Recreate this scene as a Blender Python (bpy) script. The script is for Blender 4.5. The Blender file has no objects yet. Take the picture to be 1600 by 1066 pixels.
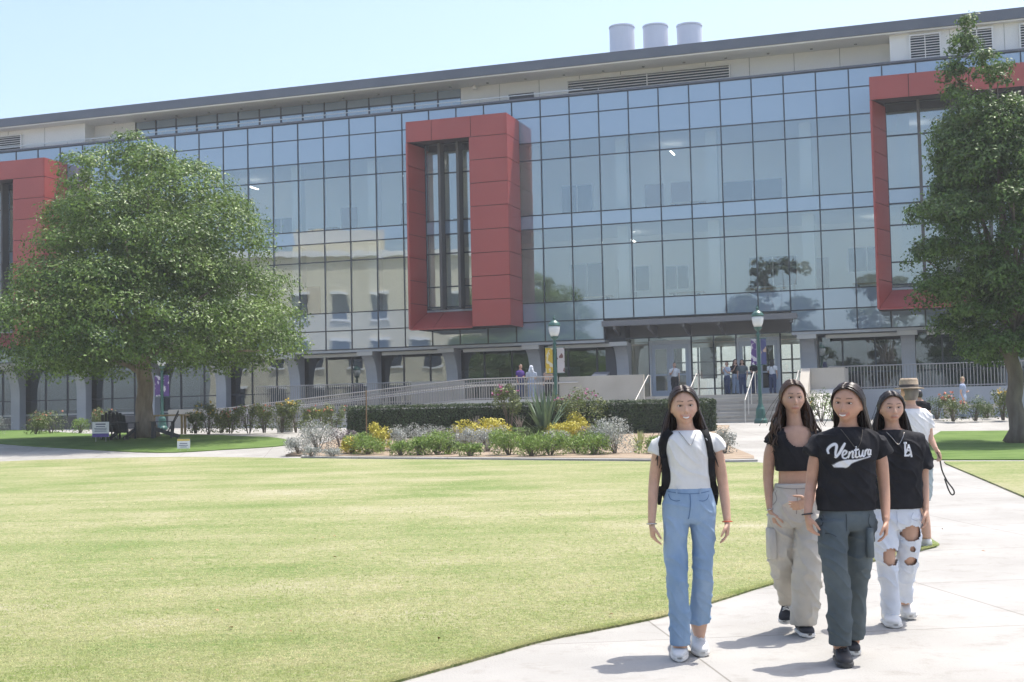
import bpy, bmesh, math, random
import numpy as np
from mathutils import Vector, Matrix, noise
random.seed(7); RNG = np.random.default_rng(7)
sc = bpy.context.scene
COL = sc.collection
R = math.radians
# ------------------------------------------------------------------ camera
FPX, EYE = 2042.0, 1.47
PITCH, ROLL = R(3.3), R(1.24)
CF = Vector((0, math.cos(PITCH), math.sin(PITCH)))
CU0 = Vector((0, -math.sin(PITCH), math.cos(PITCH)))
CR = Vector((1, 0, 0))*math.cos(ROLL) - CU0*math.sin(ROLL)
CU = Vector((1, 0, 0))*math.sin(ROLL) + CU0*math.cos(ROLL)
cam = bpy.data.cameras.new('camera'); cam.sensor_width = 36; cam.lens = FPX/1600*36
cam.clip_end = 3000; cam.clip_start = 0.1
camo = bpy.data.objects.new('camera', cam); COL.objects.link(camo)
camo.matrix_world = Matrix((( CR.x, CU.x, -CF.x, 0), (CR.y, CU.y, -CF.y, 0), (CR.z, CU.z, -CF.z, EYE), (0, 0, 0, 1)))
sc.camera = camo
# ------------------------------------------------------------------ light
SUN_EL, SUN_AZ = 69.0, 55.0          # azimuth measured from +Y towards +X
w = bpy.data.worlds.new('World'); sc.world = w; w.use_nodes = True
nt = w.node_tree; bg = nt.nodes['Background']
sky = nt.nodes.new('ShaderNodeTexSky'); sky.sky_type = 'NISHITA'; sky.sun_disc = False
sky.sun_elevation = R(SUN_EL); sky.sun_rotation = R(SUN_AZ)
sky.air_density = 1.0; sky.dust_density = 3.0; sky.ozone_density = 1.2
nt.links.new(sky.outputs[0], bg.inputs[0]); bg.inputs[1].default_value = 0.15
sl = bpy.data.lights.new('sun', 'SUN'); sl.energy = 3.3; sl.angle = R(0.53); sl.color = (1, .95, .87)
so = bpy.data.objects.new('sun', sl); COL.objects.link(so)
sd = Vector((math.sin(R(SUN_AZ))*math.cos(R(SUN_EL)), math.cos(R(SUN_AZ))*math.cos(R(SUN_EL)), math.sin(R(SUN_EL))))
so.rotation_euler = sd.to_track_quat('Z', 'Y').to_euler(); so.location = (30, 30, 60)
vs = sc.view_settings; vs.view_transform = 'Standard'; vs.look = 'None'; vs.exposure = 0.9; vs.gamma = 1
sc.cycles.max_bounces = 8; sc.cycles.transparent_max_bounces = 16; sc.cycles.caustics_reflective = False; sc.cycles.caustics_refractive = False
sc.cycles.sample_clamp_indirect = 6
# ------------------------------------------------------------------ helpers
def at(u, v, Y):
    """world point at depth Y behind photo pixel (u, v)"""
    d = CF + CR*((u-800)/FPX) - CU*((v-533)/FPX)
    return Vector((0, 0, EYE)) + d*(Y/d.y)
def zg(x, y):
    if y < 12: z = 0.0
    elif y < 38: z = .39*(y-12)/26
    elif y < 47: z = .39 + .61*(y-38)/9
    else: z = 1.0
    if y > 47 and x < 0: z += .28*min((y-47)/23, 1)*min(-x/15, 1)
    return z
def G(u, v):
    """point of the terrain seen at photo pixel (u, v)"""
    d = CF + CR*((u-800)/FPX) - CU*((v-533)/FPX)
    o = Vector((0, 0, EYE)); lo, hi = 2.0, 200.0
    for k in range(50):
        m = (lo+hi)/2; p = o + d*(m/d.y)
        if p.z > zg(p.x, p.y): lo = m
        else: hi = m
    p = o + d*(lo/d.y); return Vector((p.x, p.y, zg(p.x, p.y)))
FA = R(18.0); P0 = Vector((4.32+.27, 64.9-.087, 0))
FS = Vector((math.cos(FA), -math.sin(FA), 0)); FT = Vector((-math.sin(FA), -math.cos(FA), 0))
def Fp(s, t, z): return P0 + FS*s + FT*t + Vector((0, 0, z))

def setp(o, label=None, cat=None, group=None, kind=None):
    if label: o['label'] = label
    if cat: o['category'] = cat
    if group: o['group'] = group
    if kind: o['kind'] = kind
    return o
def wloc(o):
    v = Vector((0, 0, 0))
    while o is not None: v += o.location; o = o.parent
    return v
def empty(name, loc, label=None, cat=None, group=None):
    o = bpy.data.objects.new(name, None); COL.objects.link(o); o.location = loc; o.empty_display_size = .2
    return setp(o, label, cat, group)
def mk(name, verts, faces, mat, parent=None, smooth=False, **kw):
    """verts in world coordinates; made local to the parent"""
    me = bpy.data.meshes.new(name)
    off = wloc(parent) if parent is not None else Vector((0, 0, 0))
    if isinstance(verts, np.ndarray): vv = (verts - np.array(off)).tolist()
    else: vv = [(v[0]-off.x, v[1]-off.y, v[2]-off.z) for v in verts]
    me.from_pydata(vv, [], faces)
    me.materials.append(mat)
    if smooth: me.polygons.foreach_set('use_smooth', [True]*len(me.polygons))
    me.update()
    o = bpy.data.objects.new(name, me); COL.objects.link(o)
    if parent is not None: o.parent = parent
    return setp(o, **kw)
class MB:
    def __init__(s): s.v = []; s.f = []
    def add(s, vs, fs):
        n = len(s.v); s.v += [tuple(v) for v in vs]; s.f += [tuple(i+n for i in f) for f in fs]; return s
    def hexa(s, c8):
        """8 corners: bottom ring 0-3, top ring 4-7"""
        return s.add(c8, [(3,2,1,0), (4,5,6,7), (0,1,5,4), (1,2,6,5), (2,3,7,6), (3,0,4,7)])
    def box(s, x0, x1, y0, y1, z0, z1):
        return s.hexa([(x0,y0,z0),(x1,y0,z0),(x1,y1,z0),(x0,y1,z0),(x0,y0,z1),(x1,y0,z1),(x1,y1,z1),(x0,y1,z1)])
    def fbox(s, s0, s1, t0, t1, z0, z1):
        """box in building coordinates: s along the facade, t outwards"""
        q = [(s0,t1),(s1,t1),(s1,t0),(s0,t0)]
        return s.hexa([Fp(a,b,z0) for a,b in q]+[Fp(a,b,z1) for a,b in q])
    def tube(s, pts, rad, n=6, cap=True, flat=1.0, up=None):
        pts = [Vector(p) for p in pts]; m = len(pts)
        rad = rad if hasattr(rad, '__len__') else [rad]*m
        base = len(s.v); pn = None
        for i, p in enumerate(pts):
            t = (pts[min(i+1, m-1)]-pts[max(i-1, 0)]).normalized()
            if pn is None:
                a = up if up is not None else (Vector((0,0,1)) if abs(t.z) < .9 else Vector((1,0,0)))
                pn = t.cross(a).normalized()
            pn = (pn - t*pn.dot(t)).normalized(); b = t.cross(pn)
            for k in range(n):
                an = 2*math.pi*k/n
                s.v.append(tuple(p + pn*math.cos(an)*rad[i] + b*math.sin(an)*rad[i]*flat))
        for i in range(m-1):
            for k in range(n):
                a = base+i*n+k; b2 = base+i*n+(k+1)%n
                s.f.append((a, b2, b2+n, a+n))
        if cap:
            s.f.append(tuple(base+k for k in reversed(range(n)))); s.f.append(tuple(base+(m-1)*n+k for k in range(n)))
        return s
    def lathe(s, c, prof, n=16):
        """prof: (radius, z) list; closed with caps"""
        base = len(s.v); c = Vector(c)
        for r_, z in prof:
            for k in range(n):
                a = 2*math.pi*k/n; s.v.append((c.x+r_*math.cos(a), c.y+r_*math.sin(a), c.z+z))
        for i in range(len(prof)-1):
            for k in range(n):
                a = base+i*n+k; b = base+i*n+(k+1)%n; s.f.append((a, b, b+n, a+n))
        s.f.append(tuple(base+k for k in reversed(range(n)))); s.f.append(tuple(base+(len(prof)-1)*n+k for k in range(n)))
        return s
    def build(s, name, mat, parent=None, smooth=False, **kw): return mk(name, s.v, s.f, mat, parent, smooth, **kw)

# ------------------------------------------------------------------ materials
MATS = {}
def mat(name, col, rough=.6, col2=None, scale=3.0, detail=4, bump=0, bscale=40, spec=.5, metal=0, island=0, trans=0, lo=.35, hi=.65, stretch=None):
    if name in MATS: return MATS[name]
    m = bpy.data.materials.new(name); m.use_nodes = True; t = m.node_tree; N = t.nodes; L = t.links
    b = N['Principled BSDF']; b.inputs['Roughness'].default_value = rough; b.inputs['Metallic'].default_value = metal
    b.inputs['Specular IOR Level'].default_value = spec; b.inputs['Base Color'].default_value = (*col, 1)
    tc = N.new('ShaderNodeTexCoord'); vec = tc.outputs['Object']
    if stretch:
        mp = N.new('ShaderNodeMapping'); mp.inputs['Scale'].default_value = stretch; L.new(vec, mp.inputs[0]); vec = mp.outputs[0]
    cout = None
    if col2 is not None:
        nz = N.new('ShaderNodeTexNoise'); nz.inputs['Scale'].default_value = scale; nz.inputs['Detail'].default_value = detail
        L.new(vec, nz.inputs['Vector'])
        rp = N.new('ShaderNodeValToRGB'); rp.color_ramp.elements[0].position = lo; rp.color_ramp.elements[1].position = hi
        rp.color_ramp.elements[0].color = (*col, 1); rp.color_ramp.elements[1].color = (*col2, 1)
        L.new(nz.outputs[0], rp.inputs[0]); cout = rp.outputs[0]
    if island:
        ge = N.new('ShaderNodeNewGeometry'); mr = N.new('ShaderNodeMapRange')
        mr.inputs[3].default_value = 1-island; mr.inputs[4].default_value = 1+island
        L.new(ge.outputs['Random Per Island'], mr.inputs[0])
        mx = N.new('ShaderNodeMix'); mx.data_type = 'RGBA'; mx.blend_type = 'MULTIPLY'; mx.inputs[0].default_value = 1
        if cout is not None: L.new(cout, mx.inputs[6])
        else: mx.inputs[6].default_value = (*col, 1)
        L.new(mr.outputs[0], mx.inputs[7]); cout = mx.outputs[2]
    if cout is not None: L.new(cout, b.inputs['Base Color'])
    if bump:
        n2 = N.new('ShaderNodeTexNoise'); n2.inputs['Scale'].default_value = bscale; n2.inputs['Detail'].default_value = 5; L.new(vec, n2.inputs['Vector'])
        bp = N.new('ShaderNodeBump'); bp.inputs['Strength'].default_value = bump; bp.inputs['Distance'].default_value = .02
        L.new(n2.outputs[0], bp.inputs['Height']); L.new(bp.outputs[0], b.inputs['Normal'])
    if trans:
        tr = N.new('ShaderNodeBsdfTranslucent'); ms = N.new('ShaderNodeMixShader'); ms.inputs[0].default_value = trans
        if cout is not None: L.new(cout, tr.inputs[0])
        else: tr.inputs[0].default_value = (*col, 1)
        L.new(b.outputs[0], ms.inputs[1]); L.new(tr.outputs[0], ms.inputs[2]); L.new(ms.outputs[0], N['Material Output'].inputs[0])
    MATS[name] = m; return m
def glass(name, refl, tint, rcol=(.85, .93, 1.0), wav=.010, blend=.25, diffuse=False):
    """architectural glass: reflects by a Fresnel-like weight, lets the tinted rest through"""
    if name in MATS: return MATS[name]
    m = bpy.data.materials.new(name); m.use_nodes = True; t = m.node_tree; N = t.nodes; L = t.links
    N.remove(N['Principled BSDF'])
    gl = N.new('ShaderNodeBsdfGlossy'); gl.inputs['Roughness'].default_value = .012; gl.inputs['Color'].default_value = (*rcol, 1)
    tr = N.new('ShaderNodeBsdfDiffuse' if diffuse else 'ShaderNodeBsdfTransparent'); tr.inputs[0].default_value = (*tint, 1)
    lw = N.new('ShaderNodeLayerWeight'); lw.inputs[0].default_value = blend
    mr = N.new('ShaderNodeMapRange'); mr.inputs[3].default_value = refl; mr.inputs[4].default_value = 1.0
    L.new(lw.outputs['Fresnel'], mr.inputs[0]); ms = N.new('ShaderNodeMixShader'); L.new(mr.outputs[0], ms.inputs[0])
    L.new(tr.outputs[0], ms.inputs[1]); L.new(gl.outputs[0], ms.inputs[2]); L.new(ms.outputs[0], N['Material Output'].inputs[0])
    tc = N.new('ShaderNodeTexCoord'); nz = N.new('ShaderNodeTexNoise'); nz.inputs['Scale'].default_value = .9; nz.inputs['Detail'].default_value = 1
    L.new(tc.outputs['Object'], nz.inputs['Vector']); bp = N.new('ShaderNodeBump'); bp.inputs['Strength'].default_value = 1; bp.inputs['Distance'].default_value = wav
    L.new(nz.outputs[0], bp.inputs['Height']); L.new(bp.outputs[0], gl.inputs['Normal'])
    MATS[name] = m; return m
def emis(name, col, s):
    m = bpy.data.materials.new(name); m.use_nodes = True; N = m.node_tree.nodes; b = N['Principled BSDF']
    b.inputs['Emission Color'].default_value = (*col, 1); b.inputs['Emission Strength'].default_value = s; b.inputs['Base Color'].default_value = (*col, 1)
    return m
def concrete_paving():
    m = mat('concrete_path', (.30,.29,.27), .85, (.37,.36,.34), .7, 9, .25, 60); N = m.node_tree.nodes; L = m.node_tree.links; b = N['Principled BSDF']
    src = b.inputs['Base Color'].links[0].from_socket; tc = N.new('ShaderNodeTexCoord'); mp = N.new('ShaderNodeMapping'); mp.inputs['Rotation'].default_value = (0, 0, R(-6)); mp.inputs['Location'].default_value = (.7, .35, 0); L.new(tc.outputs['Object'], mp.inputs[0])
    br = N.new('ShaderNodeTexBrick'); br.offset = 0; br.inputs['Scale'].default_value = 1; br.inputs['Brick Width'].default_value = 2.6; br.inputs['Row Height'].default_value = 2.2; br.inputs['Mortar Size'].default_value = .008; br.inputs['Mortar Smooth'].default_value = .3
    br.inputs['Color1'].default_value = (1,1,1,1); br.inputs['Color2'].default_value = (.93,.93,.925,1); br.inputs['Mortar'].default_value = (.55,.53,.5,1); L.new(mp.outputs[0], br.inputs[0])
    n2 = N.new('ShaderNodeTexNoise'); n2.inputs['Scale'].default_value = 3.5; n2.inputs['Detail'].default_value = 8; n2.inputs['Roughness'].default_value = .75; L.new(tc.outputs['Object'], n2.inputs['Vector']); rp = N.new('ShaderNodeValToRGB'); rp.color_ramp.elements[0].position = .30; rp.color_ramp.elements[0].color = (.80,.78,.75,1); rp.color_ramp.elements[1].position = .48; rp.color_ramp.elements[1].color = (1,1,1,1); L.new(n2.outputs[0], rp.inputs[0])
    for s_ in (br.outputs[0], rp.outputs[0]):
        mx = N.new('ShaderNodeMix'); mx.data_type = 'RGBA'; mx.blend_type = 'MULTIPLY'; mx.inputs[0].default_value = 1; L.new(src, mx.inputs[6]); L.new(s_, mx.inputs[7]); src = mx.outputs[2]
    L.new(src, b.inputs['Base Color']); return m
M_conc = concrete_paving()
M_concd = mat('concrete_wall', (.30,.29,.275), .85, (.38,.37,.35), 1.2, 6, .2, 30)
M_tan = mat('board_formed_concrete', (.44,.40,.34), .85, (.50,.46,.40), 1.0, 5, .3, 25)
M_colm = mat('column_concrete', (.42,.425,.435), .75, (.47,.475,.485), .8, 5, .15, 30)
M_soil = mat('soil', (.24,.18,.125), .95, (.33,.26,.19), 2.5, 8, .6, 30)
M_white = mat('white_panel', (.80,.78,.76), .55, (.84,.825,.80), .4, 3)
M_fascia = mat('roof_fascia', (.11,.125,.16), .5, (.13,.145,.18), .5, 3)
M_mull = mat('mullion', (.025,.035,.05), .4)
M_red = mat('red_panel', (.335,.064,.056), .40, (.375,.074,.064), .35, 6)
M_reddark = mat('red_backing', (.03,.008,.01), .7)
M_int = mat('interior_wall', (.82,.80,.72), .8, (.85,.83,.76), .3, 2)
M_intc = mat('interior_ceiling', (.75,.75,.72), .8)
M_intf = mat('interior_floor', (.55,.54,.52), .5)
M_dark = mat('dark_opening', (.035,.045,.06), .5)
M_door = mat('interior_door', (.28,.20,.16), .6, (.32,.235,.19), 2, 3)
M_wood = mat('bench_wood', (.42,.30,.16), .6, (.50,.37,.21), 3, 3, stretch=(1, 8, 8))
M_metal = mat('grey_frame', (.30,.32,.36), .4, metal=.3)
M_rail = mat('railing_steel', (.38,.36,.34), .45, metal=.5)
M_railb = mat('handrail_bright', (.62,.60,.57), .35, metal=.7)
M_lampg = mat('lamp_green', (.03,.10,.085), .4, (.04,.125,.105), 4, 3)
M_globe = mat('lamp_globe', (.75,.76,.76), .25)
G_vis = glass('vision_glass', .16, (.94,.97,.97), wav=.003)
G_span = glass('spandrel_glass', .24, (.21,.28,.36), diffuse=True, wav=.0022)
G_dark = glass('ground_glass', .15, (.55,.62,.64), wav=.003)
G_clear = glass('clear_glass', .10, (.85,.9,.9))
# ------------------------------------------------------------------ terrain
def drape(name, poly, mat_, lift, skirt=0.0, thick_mat=None, **kw):
    bm = bmesh.new(); vs_ = [bm.verts.new((p[0], p[1], 0)) for p in poly]; bm.faces.new(vs_)
    ys = [12, 38]+[38+1.5*i for i in range(1, 7)]+[50+3*i for i in range(0, 10)]
    for y in ys+[20, 28]:
        bmesh.ops.bisect_plane(bm, geom=bm.verts[:]+bm.edges[:]+bm.faces[:], plane_co=(0, y, 0), plane_no=(0, 1, 0))
    for x in (-15, -10, -5, 0):
        bmesh.ops.bisect_plane(bm, geom=bm.verts[:]+bm.edges[:]+bm.faces[:], plane_co=(x, 0, 0), plane_no=(1, 0, 0))
    bmesh.ops.triangulate(bm, faces=bm.faces[:])
    for v in bm.verts: v.co.z = zg(v.co.x, v.co.y)+lift
    if skirt:
        be = [e for e in bm.edges if len(e.link_faces) == 1]
        r = bmesh.ops.extrude_edge_only(bm, edges=be)
        for v in [g for g in r['geom'] if isinstance(g, bmesh.types.BMVert)]: v.co.z -= skirt
    bmesh.ops.recalc_face_normals(bm, faces=bm.faces[:])
    me = bpy.data.meshes.new(name); bm.to_mesh(me); bm.free(); me.materials.append(mat_)
    o = bpy.data.objects.new(name, me); COL.objects.link(o); return setp(o, **kw)
def smooth_poly(pts, n=6):
    """Catmull-Rom through an open list of 2-D points"""
    out = []
    for i in range(len(pts)-1):
        p0 = Vector(pts[max(i-1, 0)][:2]); p1 = Vector(pts[i][:2]); p2 = Vector(pts[i+1][:2]); p3 = Vector(pts[min(i+2, len(pts)-1)][:2])
        for k in range(n):
            t = k/n
            out.append(.5*((2*p1)+(p2-p0)*t+(2*p0-5*p1+4*p2-p3)*t*t+(3*p1-p0-3*p2+p3)*t**3))
    out.append(Vector(pts[-1][:2])); return out
M_base = mat('far_ground', (.16,.15,.10), .95, (.22,.20,.14), .05, 4)
# lawn material: mown stripes of green and dry straw, patchy
def lawn_mat(name, dry=.5):
    m = bpy.data.materials.new(name); m.use_nodes = True; t = m.node_tree; N = t.nodes; L = t.links
    b = N['Principled BSDF']; b.inputs['Roughness'].default_value = .9; b.inputs['Specular IOR Level'].default_value = .15
    tc = N.new('ShaderNodeTexCoord')
    def nz(scale, det, st=(1, 1, 1), rot=0):
        mp = N.new('ShaderNodeMapping'); mp.inputs['Scale'].default_value = st; mp.inputs['Rotation'].default_value = (0, 0, rot)
        L.new(tc.outputs['Object'], mp.inputs[0]); n = N.new('ShaderNodeTexNoise'); n.inputs['Scale'].default_value = scale; n.inputs['Detail'].default_value = det
        n.inputs['Roughness'].default_value = .65; L.new(mp.outputs[0], n.inputs['Vector']); return n.outputs[0]
    a = nz(1.0, 6, (.16, .85, 1), R(8)); c = nz(.35, 4); d = nz(14, 6, (1, 1.6, 1)); e = nz(70, 3); g2 = nz(240, 2)
    def ma(op, x, y):
        q = N.new('ShaderNodeMath'); q.operation = op
        for i, z in enumerate((x, y)):
            if isinstance(z, (int, float)): q.inputs[i].default_value = z
            else: L.new(z, q.inputs[i])
        return q.outputs[0]
    s = ma('ADD', ma('MULTIPLY', a, .24), ma('ADD', ma('MULTIPLY', c, .26), ma('ADD', ma('MULTIPLY', d, .38), ma('ADD', ma('MULTIPLY', e, .26), ma('MULTIPLY', g2, .14)))))
    rp = N.new('ShaderNodeValToRGB'); cr = rp.color_ramp
    cr.elements[0].position = .55; cr.elements[0].color = (.13, .20, .055, 1)
    cr.elements[1].position = .77; cr.elements[1].color = (.43, .40, .305, 1)
    el = cr.elements.new(.62); el.color = (.235, .265, .11, 1)
    el = cr.elements.new(.685); el.color = (.335, .32, .18, 1)
    L.new(s, rp.inputs[0]); L.new(rp.outputs[0], b.inputs['Base Color'])
    bp = N.new('ShaderNodeBump'); bp.inputs['Strength'].default_value = .7; bp.inputs['Distance'].default_value = .03
    L.new(e, bp.inputs['Height']); L.new(bp.outputs[0], b.inputs['Normal']); return m
M_lawn = lawn_mat('lawn_grass')
M_green = mat('green_grass', (.085,.145,.035), .9, (.13,.20,.055), 1.2, 6, .6, 60, spec=.15)  # deeper green than the main lawn

# base sheet to the horizon
gv, gf = [], []
xs = [-400, -300, -120, -60, -30, -15, -10, -5, 0, 30, 60, 120, 300, 400]; ys = [-400, -200, -60, -20, 0, 12, 20, 28, 38, 41, 44, 47, 50, 54, 58, 62, 66, 70, 90, 150, 400, 600]
for y in ys:
    for x in xs: gv.append((x, y, zg(x, y)-.02))
n = len(xs)
for j in range(len(ys)-1):
    for i in range(n-1): gf.append((j*n+i, j*n+i+1, (j+1)*n+i+1, (j+1)*n+i))
mk('ground', gv, gf, M_base, kind='structure')
drape('path', [(-60, -6), (40, -6), (40, 72), (-60, 92)], M_conc, 0.0, kind='structure')

edge_near = [G(u, v) for u, v in ((560,1085),(625,1066),(740,1034),(850,1003),(950,983),(1040,964),(1120,941),(1200,916),(1290,893),(1375,876),(1440,861),(1464,855))]
p0 = edge_near[0]
left_near = [(-1.6, 5.6), (-3.2, 4.2), (-6, 2.5), (-12, .5), (-20, 0), (-34, 4), (-38, 14), (-36, 26)]
tipback = [G(u, v) for u, v in ((1468,852),(1452,842),(1420,823),(1375,797),(1310,765),(1250,742),(1205,727),(1180,723))]
far_edge = [G(u, v) for u, v in ((1140,723.5),(1000,722),(850,720.5),(700,719),(560,718),(480,717),(380,715.5),(261,715),(130,717.5),(0,722),(-120,729),(-260,740))]
LAWN = smooth_poly(edge_near, 5)[:-1]+smooth_poly(tipback, 5)[:-1]+smooth_poly(far_edge, 5)[:-1]+[Vector(p) for p in reversed(left_near)]
drape('lawn', LAWN, M_lawn, .016, .04, kind='structure')
# concrete mow strip in front of the flower bed and the bed itself
strip_o = [G(u, v) for u, v in ((470,716),(560,717.2),(700,718.2),(850,719.6),(1000,721),(1140,722.6),(1184,721.5))]
strip_i = [Vector((p.x, p.y+.42, 0)) for p in strip_o]
drape('mow_strip', [p for p in strip_o]+[p for p in reversed(strip_i)], M_conc, .05, .06, kind='structure')
bed = [Vector((p.x, p.y+.44, 0)) for p in strip_o]
bed = [G(446, 713.5)]+bed+[G(1178,716), G(1150,704), G(1128,690), Vector((7.6, 46.2, 0)), Vector((-5.5, 46.6, 0)), G(500, 697)]
drape('flower_bed', bed, M_soil, .06, .08, kind='structure')
# green grass island below the left tree and the grass on the right
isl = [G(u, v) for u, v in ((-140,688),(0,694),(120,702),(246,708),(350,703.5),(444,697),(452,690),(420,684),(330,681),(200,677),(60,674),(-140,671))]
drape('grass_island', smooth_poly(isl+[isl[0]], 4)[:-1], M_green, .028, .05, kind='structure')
rg = [G(1478,726), G(1530,748), G(1600,778), G(1680,812), Vector((16, 14, 0)), Vector((30, 22, 0)), Vector((34, 37.0, 0)), G(1650,722.5), G(1475,722.5)]
drape('grass_verge', rg, M_lawn, .028, .05, kind='structure')
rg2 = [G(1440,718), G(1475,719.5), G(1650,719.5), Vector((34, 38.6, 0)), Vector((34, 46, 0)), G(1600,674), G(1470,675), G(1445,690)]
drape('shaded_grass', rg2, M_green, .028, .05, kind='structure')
# ------------------------------------------------------------------ academic building
PW = 1.524
ZR = [5.2, 6.2, 7.16, 9.92, 10.92, 11.62, 14.44, 15.34, 16.65, 17.55]       # curtain wall rows
SPAN_ROWS = {0, 1, 4, 7, 8}
S0, S1 = -28, 18                      # panel index range
BLD = empty('academic_building', Fp(0, 0, 1.0), 'long glass academic building with red window boxes and overhanging roof', 'building')
# red boxes: s range of opening frame, z range
BOX = {'mid': (-9.6, -4.2), 'right': (13.2, 19.8), 'left': (-41.0, -31.5)}
BZ0, BZ1 = 5.95, 16.55
CW = mk('curtain_wall', [Fp(S0*PW,-.05,5.2), Fp(S1*PW,-.05,5.2), Fp(S1*PW,-.05,5.16), Fp(S0*PW,-.05,5.16)], [(0,1,2,3)], M_mull, BLD)
def in_box(s0, s1, z0, z1):
    for a, b in BOX.values():
        if s0 > a-.35 and s1 < b+.35 and z0 > BZ0-.3 and z1 < BZ1+.3: return True
    return False
ENT = (0.0, 6*PW)                     # entrance: lower spandrel row missing
mull = MB(); pane_cache = {}
def pane(s0, s1, z0, z1, m, name):
    d = .012
    key = (round(s1-s0, 3), round(z1-z0, 3), m.name)
    if key not in pane_cache:
        w_, h_ = s1-s0, z1-z0
        q = MB(); a = FS*w_; tt = FT*d
        q.hexa([tt, a+tt, a, Vector((0,0,0)), tt+Vector((0,0,h_)), a+tt+Vector((0,0,h_)), a+Vector((0,0,h_)), Vector((0,0,h_))])
        me = bpy.data.meshes.new(name); me.from_pydata(q.v, [], q.f); me.materials.append(m); pane_cache[key] = me
    o = bpy.data.objects.new(name, pane_cache[key]); COL.objects.link(o); o.parent = CW
    o.location = Fp(s0, 0, z0) - wloc(CW); return o
for i in range(S0, S1):
    for j in range(9):
        a, b, z0, z1 = i*PW, (i+1)*PW, ZR[j], ZR[j+1]
        if in_box(a, b, z0, z1): continue
        if j == 0 and ENT[0]-.01 <= a and b <= ENT[1]+.01: continue
        g = .03
        pane(a+g, b-g, z0+g, z1-g, G_span if j in SPAN_ROWS else G_vis, 'spandrel_panel' if j in SPAN_ROWS else 'window_pane')
for i in range(S0, S1+1):
    s = i*PW
    z0 = 6.2 if ENT[0] < s-.01 and s+.01 < ENT[1] else 5.2
    segs = [(z0, 17.55)]
    for a, b in BOX.values():
        if a < s < b: segs = [(z0, BZ0+.02), (BZ1, 17.55)]
    for q0, q1 in segs: mull.fbox(s-.026, s+.026, -.14, .045, q0, q1)
for z in ZR:
    cuts = [(S0*PW, S1*PW)]
    if z < 6: cuts = [(S0*PW, ENT[0]), (ENT[1], S1*PW)]
    if BZ0 < z < BZ1:
        cuts = []; cur = S0*PW
        for a, b in sorted(BOX.values()): cuts.append((cur, a)); cur = b
        cuts.append((cur, S1*PW))
    for a, b in cuts:
        if b > a: mull.fbox(a, b, -.10, .028, z-.025, z+.025)
mull.build('mullion_grid', M_mull, CW)
mk_ = MB(); mk_.fbox(S0*PW, S1*PW, -.5, .07, 17.585, 17.68); mk_.build('parapet_cap', M_fascia, BLD)
# solid backing behind spandrel rows, slabs, interior
st = MB()
for z0, z1 in ((6.22, 7.1), (10.95, 11.55), (15.36, 17.52)): st.fbox(S0*PW, S1*PW, -.32, -.16, z0, z1)
for a, b in ((S0*PW, ENT[0]), (ENT[1], S1*PW)): st.fbox(a, b, -.32, -.16, 5.22, 6.2)
st.build('spandrel_backing', M_dark, BLD)
fl = MB()
for z in (6.95, 11.4): fl.fbox(S0*PW, S1*PW, -9, -.34, z-.25, z)
fl.build('floor_slab', M_intf, BLD)
ce = MB()
for z in (15.40, 10.93, 6.3): ce.fbox(S0*PW, S1*PW, -9, -.34, z, z+.1)
ce.build('ceiling', M_intc, BLD)
rs = MB(); rs.fbox(S0*PW, S1*PW, -16, -.4, 16.9, 17.3); rs.build('roof_slab', M_fascia, BLD)
iw = MB(); iw.fbox(S0*PW, S1*PW, -5.2, -5.0, 6.95, 10.93); iw.fbox(S0*PW, S1*PW, -5.2, -5.0, 11.4, 15.4)
for s in (S0*PW, S1*PW-.3): iw.fbox(s, s+.3, -16, -.4, 1.0, 16.9)
iw.fbox(S0*PW, -1.0, -16, -15.7, 1.0, 16.9); iw.fbox(10.5, S1*PW, -16, -15.7, 1.0, 16.9); iw.fbox(-1, 10.5, -16, -15.7, 5.4, 16.9)
iw.build('interior_wall', M_int, BLD)
for k in range(-9, 6):
    s = (3*k+.55)*PW
    for z0, z1 in ((6.95, 10.93), (11.4, 15.4)):
        q = MB(); q.fbox(s-.28, s+.28, -1.6, -1.05, z0, z1); q.build('interior_column', M_int, BLD)
# openings, doors and interior windows on the corridor wall
def wallrect(s0, s1, z0, z1, m, name, d=.04):
    q = MB(); q.fbox(s0, s1, -5.0, -5.0+d, z0, z1); return q.build(name, m, BLD)
for s, f3 in ((-16.6, 1), (-12.9, 1), (-19.0, 0), (1.2, 1), (2.6, 1), (9.6, 0), (-9.3, 0), (-.4, 0)):
    z = 11.4 if f3 else 6.95
    wallrect(s, s+1.0, z, z+2.25, M_door, 'interior_door')
for s0, s1, z0, z1 in ((5.4, 8.4, 12.3, 13.45), (-3.4, -1.7, 11.5, 13.9), (-.2, 1.3, 8.0, 9.3), (-3.0, -1.2, 7.2, 9.6), (6.6, 9.0, 7.9, 9.4), (11.6, 13.4, 8.4, 9.6), (-21.5, -19.4, 11.7, 13.3), (2.2, 3.4, 8.0, 9.2)):
    wallrect(s0, s1, z0, z1, M_dark, 'interior_window', .05)
    q = MB(); 
    for a, b, c, d in ((s0-.06, s0, z0, z1), (s1, s1+.06, z0, z1), ((s0+s1)/2-.03, (s0+s1)/2+.03, z0, z1), (s0-.06, s1+.06, z1, z1+.07), (s0-.06, s1+.06, z0-.07, z0)): q.fbox(a, b, -5.0, -4.93, c, d)
    q.build('window_frame', M_white, BLD)
# lit linear ceiling lamps seen through the glass
M_tube = emis('lamp_tube', (1, .96, .88), 4)
for z in (14.9, 10.45):
    for k in range(-6, 5, 2):
        s = k*6.1+.8+(z > 12)*2.2; q = MB(); q.fbox(s, s+.07, -3.9, -2.9, z, z+.05); q.build('ceiling_lamp', M_tube, BLD)
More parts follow.
